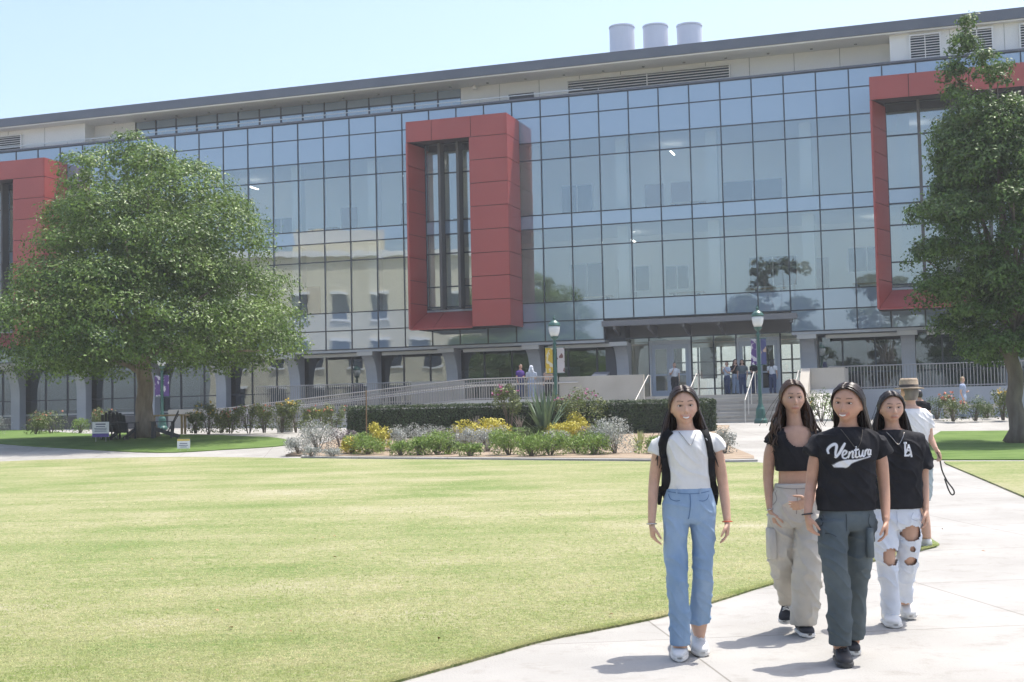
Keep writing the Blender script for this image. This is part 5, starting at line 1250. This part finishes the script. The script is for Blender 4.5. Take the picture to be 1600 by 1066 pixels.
necklace(o1, [K(172,208,D), K(185,225,D), K(208,252,D), K(222,228,D), K(232,208,D)])
# backpack: straps laid over the shirt, pack behind
BP = empty('backpack', K(210,330,D+.2), 'black backpack worn by the person in white', 'backpack')
def strap(bvh, pts, w_, m, parent, off=.006, t=.008):
    P = interp([tuple(p) for p in pts], 6); vs_ = []
    for i, p in enumerate(P):
        a = Vector(P[max(i-1, 0)]); b = Vector(P[min(i+1, len(P)-1)]); tn = (b-a); tn.y = 0; tn.normalize(); sd_ = Vector((tn.z, 0, -tn.x))
        pr = [];
        for k in (-1, 0, 1):
            q = Vector(p)+sd_*w_*k; h = bvh.ray_cast(Vector((q.x, q.y-1, q.z)), WY); pr.append(Vector((q.x, (h[0].y if h[0] is not None and h[0].y < p[1]+.09 else p[1])-off, q.z)))
        ym = min(x.y for x in pr)
        vs_ += [Vector((x.x, min(x.y, ym+.02), x.z)) for x in pr]+[Vector((x.x, min(x.y, ym+.02)+t, x.z)) for x in pr]
    fs = []; n_ = len(P)
    for i in range(n_-1):
        a = 6*i
        for u, v in ((0,1),(1,2),(2,5),(5,4),(4,3),(3,0)): fs.append((a+u, a+v, a+6+v, a+6+u))
    fs += [(0,3,4,5,2,1), tuple(6*(n_-1)+k for k in (0,1,2,5,4,3))]
    return mk('strap', vs_, fs, m, parent, True)
strap(o1['top_bvh'], [K(146,203,D), K(130,225,D-.06), K(124,265,D-.08), K(128,310,D-.06), K(133,350,D-.02), K(128,385,D+.04), K(112,425,D+.09)], .021, M_bagk, BP)
strap(o1['top_bvh'], [K(258,197,D), K(272,222,D-.06), K(283,262,D-.08), K(289,310,D-.06), K(288,350,D-.02), K(294,385,D+.04), K(303,425,D+.09)], .021, M_bagk, BP)
q = MB(); c = K(208,320,D+.2)
loft(q, [(c+Vector((0,.03,z)), WX*w_, WY*d_) for z, w_, d_ in ((.22,.08,.04),(.20,.13,.07),(.05,.155,.09),(-.14,.165,.095),(-.21,.155,.08),(-.23,.12,.05))], 20, 3.5); q.build('pack', M_bagk, BP, True)
for cx in (112, 305): q = MB(); q.tube([K(cx, 395, D+.12), K(cx, 425, D+.11), K(cx-2, 458, D+.12)], [.012,.016,.010], 8); q.build('buckle_strap', M_bagk, BP)
# ================= person in black crop top and beige cargo trousers
D = 8.65; s, rg = spec(D)
torso = [(580,400,70,.085),(579,372,66,.085),(579,345,66,.088),(579,305,68,.098),(579,265,76,.104),(578,235,84,.092),(577,212,86,.082),(576,198,64,.07),(575,190,38,.06)]
legL = [(532,490,46,.088,.02),(528,580,46,.088,.03),(530,650,43,.08,.06),(545,735,36,.064,.16),(556,800,26,.055,.30)]
legR = [(620,490,47,.088,-.02),(622,580,47,.09,-.05),(620,650,46,.085,-.07),(614,740,45,.08,-.06),(606,830,44,.078,-.03),(604,868,43,.078,0)]
def cut2(p):
    q = K(577, 205, D); dx = (p.x-q.x)/.085; dz = (p.z-q.z)/.105; return p.y < D-.005 and dx*dx+dz*dz < 1
r2 = dict(base=Vector((K(600,905,D).x, D, 0)), head=K(568,94,D-.02), hs=.96, fxz=(.96,1.02), smile=0, skin=SK2, neck=K(575,190,D+.01), torso=rg(torso, .09),
  arms=[arm(D, [(508,232,.02),(491,280,.03),(484,355,.04),(486,415,.01),(491,478,-.04)], [.034,.042,.036,.031,.0225], (.25,-.12,-1), (.3,-1,-.1), .5, pn=(1,.2,.2)), arm(D, [(646,230,.03),(661,280,.05),(664,345,.04),(650,400,-.10),(628,446,-.22)], [.034,.042,.036,.031,.0225], (-1,-.10,-.32), (-.1,-.5,1), .35, pn=(.1,1,.2))],
  legs=[rg(legL, .07), rg(legR, .07)], gap=.03,
  top=M_blk, topname='crop_top', cut_top=cut2, torso_top=rg([(579,341,71,.097),(579,305,73,.106),(579,265,80,.112),(578,235,88,.10),(577,214,90,.09),(576,200,68,.078),(575,194,48,.068)], .1), wr_top=.003,
  sleeves=[{'p': [K(525,222,D+.02), K(503,230,D+.025), K(493,252,D+.03)], 'r': [.042,.050,.051]}, {'p': [K(630,220,D+.02), K(652,228,D+.03), K(660,252,D+.04)], 'r': [.042,.050,.051]}],
  bottom=M_beige, botname='cargo_trousers', hips=rg([(580,384,74,.097),(580,415,80,.108),(578,455,90,.118),(577,500,94,.12),(577,530,88,.1)], .1), pants=[rg([(a,b,c+2,d+.012,e_) for a,b,c,d,e_ in legL], .07), rg([(a,b,c+2,d+.012,e_) for a,b,c,d,e_ in legR], .07)], seed=11, wr_bot=.009)
o2 = build_person('person', 'person in black crop top and beige cargo trousers', r2); e = o2['e']
hair_locks(r2['M'], e, (.040,.022,.013), 170, .34, spread=.125, wave=.022, front=1.0, seed=5, thick=.0135)
M_conv = mat('canvas_dark', (.02,.022,.03), .7)
shoe(e, K(556,838,D+.36), K(540,868,D+.20), .95, M_conv, M_sole, M_lace)
shoe(e, Vector((K(606,890,D).x, D+.12, .004)), Vector((K(611,908,D).x, D-.13, .004)), .95, M_conv, M_sole, M_lace)
bracelet(e, K(490,474,D-.04), (.2,-.1,-1), .028, M_silver)
for cx, cy, dy in ((494,590,.0), (657,600,-.05)):
    c = K(cx, cy, D+dy); q = MB(); loft(q, [(c+Vector((0,0,z)), WX*.026*w_, WY*.070*w_) for z, w_ in ((.10,.8),(.095,1),(-.09,1),(-.10,.85))], 14, 5); q.build('cargo_pocket', M_beige, e, True)
# ================= person in black lettered T-shirt and slate trousers
D = 7.78; s, rg = spec(D)
torso = [(752,490,92,.09),(752,430,88,.095),(752,370,86,.095),(752,310,88,.105),(753,265,98,.112),(755,232,104,.10),(756,212,98,.088),(757,198,66,.072),(757,190,38,.062)]
legL = [(704,510,52,.094,-.02),(706,590,45,.088,-.07),(711,660,40,.078,-.12),(722,740,37,.066,-.13),(729,850,37,.062,-.12),(729,938,36,.064,-.10)]
legR = [(800,510,50,.094,.02),(798,590,43,.088,.03),(794,660,38,.076,.03),(787,740,34,.064,.08),(785,830,32,.06,.15),(780,918,30,.06,.20)]
r3 = dict(base=Vector((K(750,990,D).x, D, 0)), head=K(756,113,D-.03), hs=1.03, fxz=(1.04,.97), smile=1, yaw=R(-33), roll=R(-4), skin=SK3, neck=K(757,192,D+.01), torso=rg(torso, .09),
  arms=[arm(D, [(672,248,.02),(646,300,.02),(632,380,.03),(624,435,-.02),(618,494,-.07)], AR, (.12,-.15,-1), (.2,-1,0), .6, pn=(1,.2,0)), arm(D, [(844,248,.02),(869,300,.03),(880,390,.03),(884,450,.0),(887,512,-.05)], AR, (-.10,-.2,-1), (-.3,-1,0), .55, pn=(-1,.3,0))],
  legs=[rg(legL, .07)+[tuple(K(729,960,D-.1))+(.035,.04)], rg(legR, .07)+[tuple(K(780,945,D+.2))+(.035,.04)]], gap=.02,
  top=M_blk, topname='t_shirt', torso_top=rg([(751,476,99,.115),(751,440,99,.115),(752,370,97,.112),(752,310,98,.12),(753,265,106,.124),(755,235,111,.112),(756,214,104,.096),(757,200,70,.08),(757,192,44,.07)], .1), wr_top=.008,
  sleeves=[{'p': [K(695,236,D+.02), K(660,250,D+.02), K(636,290,D+.02)], 'r': [.045,.058,.062]}, {'p': [K(820,234,D+.02), K(855,250,D+.025), K(880,290,D+.03)], 'r': [.045,.058,.062]}],
  bottom=M_slate, hips=rg([(752,452,84,.098),(752,485,92,.106),(752,520,98,.114),(752,545,94,.095)], .1), pants=[rg([(a,b,c+1,d+.012,e_) for a,b,c,d,e_ in legL], .07), rg([(a,b,c+1,d+.012,e_) for a,b,c,d,e_ in legR], .07)], seed=21, wr_bot=.007)
o3 = build_person('person', 'person in black T-shirt with white script lettering and slate trousers', r3); e = o3['e']
hair_locks(r3['M'], e, (.018,.011,.009), 120, .30, spread=.03, wave=.003, front=0, seed=8, yoff=-.06)
shoe(e, Vector((K(728,960,D).x, D-.0, .006)), Vector((K(718,998,D).x-.01, D-.27, .004)), 1, M_shoek, M_solek, M_shoek)
shoe(e, Vector((K(772,950,D).x, D+.30, .03)), Vector((K(800,972,D).x, D+.10, .004)), 1, M_shoek, M_sole, M_lace)
bracelet(e, K(617,490,D-.07), (.1,-.1,-1), .029, M_shoek, .005); necklace(o3, [K(722,200,D), K(738,225,D), K(768,262,D), K(788,225,D), K(795,200,D)], mat('cord_dark', (.10,.09,.08), .4, metal=.6))
for cx, cy in ((672,580), (826,585)):
    c = K(cx, cy, D-.05); q = MB(); loft(q, [(c+Vector((0,0,z)), WX*.022*w_, WY*.066*w_) for z, w_ in ((.085,.8),(.08,1),(-.08,1),(-.09,.85))], 14, 5); q.build('cargo_pocket', M_slate, e, True)
# lettering: script word with a tail, each stroke a thin printed ribbon lying on the cloth
def ribbon(pts, w_, bvh, off, kk=8, taper=True):
    P = interp([tuple(p)+(0,) for p in pts], kk); P = [Vector((a[0], a[1], a[2])) for a in P]; vs_ = []
    for i, p in enumerate(P):
        t = (P[min(i+1, len(P)-1)]-P[max(i-1, 0)]); t.y = 0; t.normalize(); n_ = Vector((-t.z, 0, t.x)); f = 1 if not taper else (.55+.45*math.sin(math.pi*min(max((i+.6)/(len(P)), 0), 1)))
        vs_ += project(bvh, [p+n_*w_*f, p-n_*w_*f], off)
    return vs_, [(2*i, 2*i+1, 2*i+3, 2*i+2) for i in range(len(P)-1)]
C4 = lambda x, y, Y: at(1240+x/4.265, 580+y/4.265, Y)       # coordinates in the enlarged shirt crop
words = [[(232,552),(228,525),(245,500),(272,487),(282,500),(276,540),(272,578)], [(272,578),(300,545),(322,505),(338,478)],            # V
 [(318,562),(338,552),(345,535),(332,530),(320,548),(322,575),(340,580),(356,566)],                                            # e
 [(362,534),(360,556),(356,580)], [(357,562),(372,540),(385,535),(385,556),(384,576),(396,572)],                                # n
 [(410,500),(406,540),(404,566),(414,574),(426,566)], [(394,528),(412,524),(430,520)],                                          # t
 [(432,528),(428,552),(434,568),(448,560),(456,530)], [(458,524),(454,552),(458,568),(468,562)],                                # u
 [(474,524),(472,545),(470,564)], [(472,540),(484,524),(494,526)],                                                             # r
 [(510,526),(498,524),(492,545),(500,558),(511,545),(514,524)], [(514,522),(511,550),(518,558)]]                                 # a
PRN = empty('p', (0,0,0)); bpy.data.objects.remove(PRN)
M_prw = mat('print_white', (.70,.71,.74), .7); M_prg = mat('print_grey', (.16,.16,.18), .8)
for lay, (dw, off, m_, nm) in enumerate(((.0034, .0035, M_prg, 'lettering_outline'), (0, .005, M_prw, 'lettering'))):
    V_, F_ = [], []
    for i, w in enumerate(words):
        a, b = ribbon([C4(x, y, D-.1) for x, y in w], (.0075 if i < 2 else .0048)+dw, o3['top_bvh'], off); F_ += [tuple(j+len(V_) for j in f) for f in b]; V_ += a
    mk(nm, V_, F_, m_, e)
    up_ = [(258,628),(300,603),(350,592),(420,588),(512,565)]; lo_ = [(268,640),(320,640),(350,640),(390,608),(512,569)]
    g_ = 5 if lay == 0 else 0; U_ = interp([(x-(g_ if k == 0 else 0), y-g_) for k, (x, y) in enumerate(up_)], 6); L_ = interp([(x, y+g_) for x, y in lo_], 6)
    vs_ = []; NR_ = 4
    for a, b in zip(U_, L_): vs_ += project(o3['top_bvh'], [C4(a[0]+(b[0]-a[0])*k/NR_, a[1]+(b[1]-a[1])*k/NR_, D-.1) for k in range(NR_+1)], off)
    W_ = NR_+1; mk('swoosh_outline' if lay == 0 else 'swoosh', vs_, [(i*W_+k, i*W_+k+1, (i+1)*W_+k+1, (i+1)*W_+k) for i in range(len(U_)-1) for k in range(NR_)], m_, e)
# ================= person in black logo T-shirt and ripped white jeans
D = 8.98; s, rg = spec(D)
torso = [(925,490,78,.085),(925,430,72,.09),(924,370,72,.092),(922,310,78,.10),(919,265,90,.106),(917,238,96,.094),(915,218,90,.084),(912,206,60,.07),(910,198,36,.06)]
legL = [(882,500,43,.085,0),(884,560,40,.082,-.02),(888,630,35,.072,-.05),(894,700,31,.06,-.04),(901,760,28,.056,-.02),(905,834,27,.058,0)]
legR = [(966,500,43,.085,0),(965,560,39,.082,0),(963,630,34,.07,.02),(956,700,30,.06,.09),(948,745,27,.056,.17),(948,790,26,.057,.22)]
hl = [(K(890,632,D), .062, .058), (K(964,553,D), .066, .054), (K(968,607,D), .020, .019), (K(968,650,D), .040, .030)]
def rip4(p):
    if p.y > D+.02: return False
    for c, a, b in hl:
        x, z = (p.x-c.x)/a, (p.z-c.z)/b
        if x*x+z*z < 1+.35*noise.noise(p*45): return True
    return False
r4 = dict(base=Vector((K(905,880,D).x, D, 0)), head=K(906,128,D-.02), hs=.95, fxz=(1.03,.98), smile=0, skin=SK4, neck=K(910,198,D+.01), torso=rg(torso, .09),
  arms=[arm(D, [(846,250,.04),(829,300,.06),(830,370,.08),(836,430,.06),(845,485,.03)], AR, (.1,-.1,-1), (.2,-1,0), .5, pn=(1,.2,0)), arm(D, [(990,250,.02),(1011,300,.03),(1017,372,.03),(1020,420,.0),(1023,474,-.04)], AR, (.0,-.15,-1), (-.3,-1,0), .5, pn=(-1,.2,0))],
  legs=[rg(legL, .07)+[tuple(K(905,840,D))+(.035,.04)], rg(legR, .07)+[tuple(K(950,800,D+.22))+(.035,.04)]], gap=.010,
  top=M_blk, topname='t_shirt', torso_top=rg([(926,470,84,.112),(926,430,84,.112),(925,370,84,.11),(923,310,90,.115),(920,268,99,.118),(917,240,104,.106),(915,220,97,.094),(912,208,64,.078),(910,201,42,.068)], .1), wr_top=.009,
  sleeves=[{'p': [K(866,240,D+.02), K(838,256,D+.04), K(826,330,D+.06)], 'r': [.045,.060,.068]}, {'p': [K(968,240,D+.02), K(998,256,D+.025), K(1016,332,D+.03)], 'r': [.045,.060,.068]}],
  bottom=M_whited, botname='ripped_jeans', rips=rip4, hips=rg([(925,450,74,.095),(924,485,80,.104),(923,515,83,.110),(923,540,78,.092)], .1), pants=[rg([(a,b,c+1,d+.006,e_) for a,b,c,d,e_ in legL], .07), rg([(a,b,c+1,d+.006,e_) for a,b,c,d,e_ in legR], .07)], seed=31, wr_bot=.007)
o4 = build_person('person', 'person in black T-shirt with chest logo and ripped white jeans', r4); e = o4['e']
hair_locks(r4['M'], e, (.014,.010,.010), 130, .34, spread=.085, wave=.002, front=.45, seed=12)
shoe(e, Vector((K(905,850,D).x, D+.10, .004)), Vector((K(898,880,D).x, D-.16, .004)), 1, M_sneak, M_sole, M_lace, .035, 1.15)
shoe(e, K(948,800,D+.38), K(972,850,D+.16), 1, M_sneak, M_sole, M_lace, .035, 1.15)
necklace(o4, [K(878,208,D), K(893,228,D), K(912,250,D), K(928,228,D), K(938,208,D)])
la = [[(737,478),(737,562)],[(728,478),(748,478)],[(728,562),(768,562)],[(768,562),(768,550)],[(744,540),(762,490)],[(762,488),(782,566)],[(752,528),(774,528)],[(776,567),(788,567)],[(740,541),(750,541)]]
V_, F_ = [], []
for w in la:
    a, b = ribbon([C4(x, y, D-.1) for x, y in w], .0062, o4['top_bvh'], .005, 5, False); F_ += [tuple(j+len(V_) for j in f) for f in b]; V_ += a
mk('chest_logo', V_, F_, M_prw, e)
# ribbed collars
for o_, m_, cx, cy, D_ in ((o1, M_shirtw, 203, 205, 7.95), (o3, M_blk, 757, 194, 7.78), (o4, M_blk, 911, 203, 8.98)):
    c = K(cx, cy, D_+.008); q = MB(); q.tube([c+Vector((math.cos(a*.2618)*.066, math.sin(a*.2618)*.060, .012*math.sin(a*.2618)-.004)) for a in range(25)], .0075, 8, False); q.build('collar', m_, o_['e'], True)
# seams, waistbands, flies and pockets sewn on the trousers
def seam(o, D, pts, w_, m, nm, off=.003):
    a, b = ribbon([K(x, y, D-.12) for x, y in pts], w_, o['bot_bvh'], off, 5, False); mk(nm, a, b, m, o['e'])
dk = lambda nm, c: fabric(nm, c, tuple(x*1.2 for x in c))
M_dseam = dk('denim_seam', (.10,.17,.29)); M_dl = dk('denim_worn', (.30,.40,.54))
seam(o1, 7.95, [(140,414),(175,419),(213,421),(250,419),(286,413)], .0022, M_dseam, 'waistband_seam'); seam(o1, 7.95, [(216,421),(217,450),(214,490),(210,508)], .003, M_dseam, 'fly_seam')
seam(o1, 7.95, [(146,424),(152,440),(168,446),(182,444)], .0022, M_dseam, 'pocket_seam'); seam(o1, 7.95, [(284,424),(276,440),(262,446),(248,444)], .0022, M_dseam, 'pocket_seam')
for x in (172, 252): seam(o1, 7.95, [(x,402),(x,420)], .0045, M_dl, 'belt_loop', .005)
q = MB(); q.lathe((0,0,0), [(.008,0),(.008,.004)], 10); bt = q.build('button', M_silver, o1['e']); pb = project(o1['bot_bvh'], [K(213,411,7.8)], .004)[0]; bt.location = pb-wloc(o1['e']); bt.rotation_euler = (R(90), 0, 0)
M_bs = dk('beige_seam', (.27,.25,.23)); M_ss = dk('slate_seam', (.045,.055,.062)); M_ws = dk('white_seam', (.45,.48,.55))
seam(o2, 8.65, [(510,398),(545,403),(580,404),(612,402)], .0022, M_bs, 'waistband_seam'); seam(o2, 8.65, [(582,404),(583,440),(580,490)], .0028, M_bs, 'fly_seam'); seam(o2, 8.65, [(512,408),(518,440),(506,462)], .0022, M_bs, 'pocket_seam')
seam(o3, 7.78, [(752,490),(753,520),(750,548)], .0028, M_ss, 'fly_seam'); seam(o3, 7.78, [(668,492),(676,520),(660,545)], .0025, M_ss, 'pocket_seam'); seam(o3, 7.78, [(838,492),(830,520),(846,545)], .0025, M_ss, 'pocket_seam'); seam(o3, 7.78, [(664,560),(690,556),(712,566)], .0025, M_ss, 'pocket_flap')
seam(o4, 8.98, [(926,482),(927,510),(925,530)], .0025, M_ws, 'fly_seam'); seam(o4, 8.98, [(985,485),(975,505),(1000,515)], .0025, M_ws, 'pocket_seam')
# ================= generic smaller figures
def simple(pos, yaw, h, label, skin, top, bottom, hair=None, hairlen=.3, pose='stand', group=None, vox=.013, shoes=None, hat=None, build=1.0, shorts=False, armpts=None):
    """standing figure made in its own frame; yaw 0 faces the viewer"""
    k = h/1.66; pos = Vector(pos); Rz = Matrix.Rotation(yaw, 3, 'Z'); X, Y_ = Rz@WX, Rz@WY
    L = lambda x, y, z: pos+Rz@(Vector((x, y, z))*k)
    rr = lambda P: [tuple(L(a, b, c))+(w_*k*build, d_*k*build) for a, b, c, w_, d_ in P]
    torso = rr([(0,0,.86,.155,.10),(0,0,1.0,.13,.095),(0,0,1.12,.14,.105),(0,0,1.24,.165,.11),(0,.01,1.33,.17,.09),(0,.01,1.385,.12,.07),(0,.01,1.41,.07,.06)])
    leg = lambda sx: rr([(sx*.085,0,.88,.088,.10),(sx*.09,0,.65,.078,.085),(sx*.09,-.01,.46,.062,.068),(sx*.095,.02,.25,.056,.062),(sx*.10,.03,.09,.05,.058)])
    def ar(sx, mode):
        sh = (sx*.185, .01, 1.335)
        P = {'down': [sh, (sx*.21,.02,1.20), (sx*.225,.03,1.05), (sx*.225,.0,.94), (sx*.22,-.04,.83)], 'phone': [sh, (sx*.21,-.01,1.2), (sx*.21,-.05,1.08), (sx*.16,-.17,1.17), (sx*.09,-.22,1.33)], 'fold': [sh, (sx*.215,0,1.2), (sx*.215,-.03,1.07), (sx*.12,-.15,1.06), (sx*.0,-.19,1.08)], 'raise': [sh, (sx*.23,-.02,1.43), (sx*.27,-.03,1.56), (sx*.26,-.03,1.70), (sx*.24,-.03,1.84)], 'out': [sh, (sx*.21,.0,1.22), (sx*.22,-.02,1.08), (sx*.25,-.14,1.02), (sx*.28,-.25,.98)]}[mode]
        d = Vector(P[-1])-Vector(P[-2]); return {'p': [L(*p) for p in P], 'r': [r_*k for r_ in (.046,.042,.036,.031,.024)], 'd': Rz@d, 'pn': Rz@Vector((-sx,.2,0)), 'th': Rz@Vector((0,-1,.2)), 's': k*.95, 'curl': .6}
    am = {'stand': ('down', 'down'), 'phone': ('phone', 'down'), 'photo': ('phone', 'phone'), 'fold': ('fold', 'fold'), 'raise': ('down', 'raise'), 'leash': ('out', 'down'), 'hold': ('down', 'fold')}[pose]
    arms = [ar(-1, am[0]), ar(1, am[1])]
    if armpts: arms[0]['p'] = armpts; arms[0]['d'] = Vector((.45, -.1, -1)); arms[0]['pn'] = Vector((-1, .2, -.3)); arms[0]['th'] = Vector((.3, -1, 0))
    grow = lambda P, g: [a[:3]+(a[3]+g, a[4]+g) for a in P]
    sp = dict(base=pos, head=L(0,-.01,1.545), hs=k*.98, yaw=yaw, skin=skin, neck=L(0,.0,1.425), torso=torso, arms=arms, legs=[leg(-1), leg(1)], axes=(X, Y_), voxel=vox, cvoxel=vox, hn=24, group=group, gap=.006,
      top=top, torso_top=grow(torso[:-1], .014) if bottom else torso, sleeves=[{'p': A['p'][:2]+[A['p'][1].lerp(A['p'][2], .35)], 'r': [.062*k, .060*k, .057*k]} for A in arms], bottom=bottom, hips=grow(rr([(0,0,1.0,.14,.10),(0,0,.93,.16,.11),(0,0,.84,.175,.115),(0,0,.78,.16,.10)]), .008), pants=[grow(leg(q_)[:3 if shorts else 5], .02 if shorts else .012) for q_ in (-1, 1)], wr_top=.006, wr_bot=.007, eyes=vox < .01)
    o = build_person('person', label, sp); e_ = o['e']
    if hair: hair_locks(sp['M'], e_, hair, 60, hairlen, nolock=hairlen < .12, spread=.06, wave=.004, front=.3, seed=3, thick=.016)
    for sx in (-1, 1): shoe(e_, L(sx*.10, .09, .002), L(sx*.115, -.15, .002), 1, shoes or M_shoek, M_sole)
    return o, L, sp
# man in hat walking away, holding a leash
pm = G(1431, 856); Ym = pm.y; o, L, sp = simple(pm, R(205), 1.72, 'person in straw hat and white T-shirt seen from behind, holding a leash', SK1, M_shirtw, fabric('shorts_pale', (.36,.42,.44)), (.10,.09,.08), .05, 'leash', None, .008, M_sneak, build=1.2, shorts=True, armpts=[at(1446,650,Ym), at(1450,664,Ym), at(1452.5,680,Ym), at(1457,691,Ym-.04), at(1462,701,Ym-.08)])
e = o['e']; M = sp['M']; q = MB()
hatm = mat('hat_straw', (.30,.235,.165), .8, (.38,.30,.22), 30, 3, .3, 120)
hp = lambda r_, z: [M@Vector((math.cos(a*.2618)*r_*.92, math.sin(a*.2618)*r_*1.1, z)) for a in range(24)]
HT = empty('straw_hat', M@Vector((0,0,.05)), 'tan straw fedora with dark band worn by the person seen from behind', 'hat'); prof_ = [(.088,.045),(.150,.040),(.152,.046),(.096,.058),(.092,.13),(.078,.150),(.04,.142),(.001,.138)]; vs_ = []
for r_, z in prof_: vs_ += hp(r_, z)
mk('crown', vs_, [(i*24+k, i*24+(k+1) % 24, (i+1)*24+(k+1) % 24, (i+1)*24+k) for i in range(len(prof_)-1) for k in range(24)], hatm, HT, True)
vs_ = hp(.0975, .060)+hp(.0955, .085)+hp(.093, .085)+hp(.093, .060); mk('hat_band', vs_, [(i*24+k, i*24+(k+1) % 24, (i+1)*24+(k+1) % 24, (i+1)*24+k) for i in range(3) for k in range(24)], mat('hat_band', (.07,.055,.045), .7), HT, True)
hd = at(1466, 712, pm.y-.1); LS = empty('dog_leash', hd, 'thin looped dark leash hanging from a hand', 'leash')
Y0 = pm.y-.1; q = MB(); q.tube([Vector(a) for a in interp([tuple(at(u, v, Y0)) for u, v in ((1464,706),(1468,715),(1472,735),(1480,752),(1489,764),(1491,771),(1487,773),(1482,765),(1476,748))], 5)], .008, 6); q.build('strap', mat('leash_dark', (.05,.05,.045), .7), LS, True)
# far figures
PURP = fabric('shirt_purple', (.09,.045,.22)); LBLUE = fabric('shirt_pale_blue', (.45,.50,.58)); DJ = fabric('denim_dark', (.04,.06,.12)); GREYB = fabric('shirt_grey_blue', (.30,.36,.48)); TANT = fabric('shirt_tan', (.45,.30,.22)); LD = fabric('denim_pale', (.35,.43,.55))
HB = (.015,.011,.010)
def onland(u, s_t, z): # point on the landing at pixel column u and facade offset t
    lo, hi = -40, 30
    for k in range(40):
        m = (lo+hi)/2; p = Fp(m, s_t, z)-Vector((0,0,EYE)); x = 800+FPX*p.dot(CR)/p.dot(CF)
        if x < u: lo = m
        else: hi = m
    return Fp(lo, s_t, z)
far = [(1055,.6,R(5),1.66,'person in white top and black trousers on the phone before the left door',SK2,M_shirtw,M_blk,HB,.08,'phone'),
 (1137,1.2,R(-60),1.60,'person in pale blue T-shirt left of the group at the right door',SK1,LBLUE,DJ,HB,.06,'photo'),
 (1150,.9,R(15),1.70,'person in black tank top and pale jeans before the right door',SK1,M_blk,LD,(.03,.018,.012),.3,'phone'),
 (1161,1.3,R(-20),1.66,'person in dark clothes and blue jeans behind the person in the tank top',SK2,M_slate,DJ,HB,.2,'stand'),
 (1179,.5,R(40),1.68,'person in dark top partly behind the lamp post',SK2,M_blk,DJ,HB,.25,'fold'),
 (1208,1.0,R(150),1.62,'person in white top turned away behind the beige stair wall',SK2,M_shirtw,DJ,HB,.35,'hold')]
for u, t, yw, h, lb, sk, tp, bt, hr, hl_, ps in far: simple(onland(u, t, ZT), yw, h, lb, sk, tp, bt, hr, hl_, ps, 'people at the entrance', .016)
far2 = [(814,5.4,R(50),1.74,'person in purple T-shirt on the ramp',SK3,PURP,DJ,HB,.05,'hold'), (831,5.2,R(170),1.66,'person in pale hooded top on the ramp',SK1,LBLUE,GREYB,(.45,.47,.5),.25,'fold'), (857,5.5,R(-40),1.60,'person in tan top on the ramp beside the lamp post',SK1,TANT,M_blk,(.06,.03,.015),.3,'hold')]
for u, t, yw, h, lb, sk, tp, bt, hr, hl_, ps in far2: simple(onland(u, t, 2.145), yw, h, lb, sk, tp, bt, hr, hl_, ps, 'people on the ramp', .016)
p = ground_at(1521, 49); simple(Vector((p.x, p.y+1.2, zg(p.x, p.y)+.0)), R(60), 1.62, 'person in cap and pale blue shirt beyond the concrete bench', SK1, GREYB, LD, (.20,.15,.08), .05, 'hold', None, .016)
p = ground_at(1409, 30); simple(p, R(190), 1.62, 'dark dressed person with grey head scarf behind the person in the straw hat', SK3, M_slate, DJ, (.16,.15,.15), .10, 'stand', 'people behind the person in the straw hat', .016)
p = ground_at(1436, 31.5); simple(p, R(180), 1.60, 'dark dressed person with one arm raised behind the person in the straw hat', SK3, M_blk, DJ, HB, .1, 'raise', 'people behind the person in the straw hat', .016)
# ------------------------------------------------------------------ the hazy bright air
hv = bpy.data.materials.new('haze_air'); hv.use_nodes = True; N = hv.node_tree.nodes
N.remove(N['Principled BSDF']); pv = N.new('ShaderNodeVolumePrincipled'); pv.inputs['Density'].default_value = .0008; pv.inputs['Color'].default_value = (.93, .96, 1, 1); pv.inputs['Anisotropy'].default_value = .2
hv.node_tree.links.new(pv.outputs[0], N['Material Output'].inputs['Volume'])
MB().box(-420, 420, -420, 620, -1.2, 26).build('haze', hv, kind='stuff')
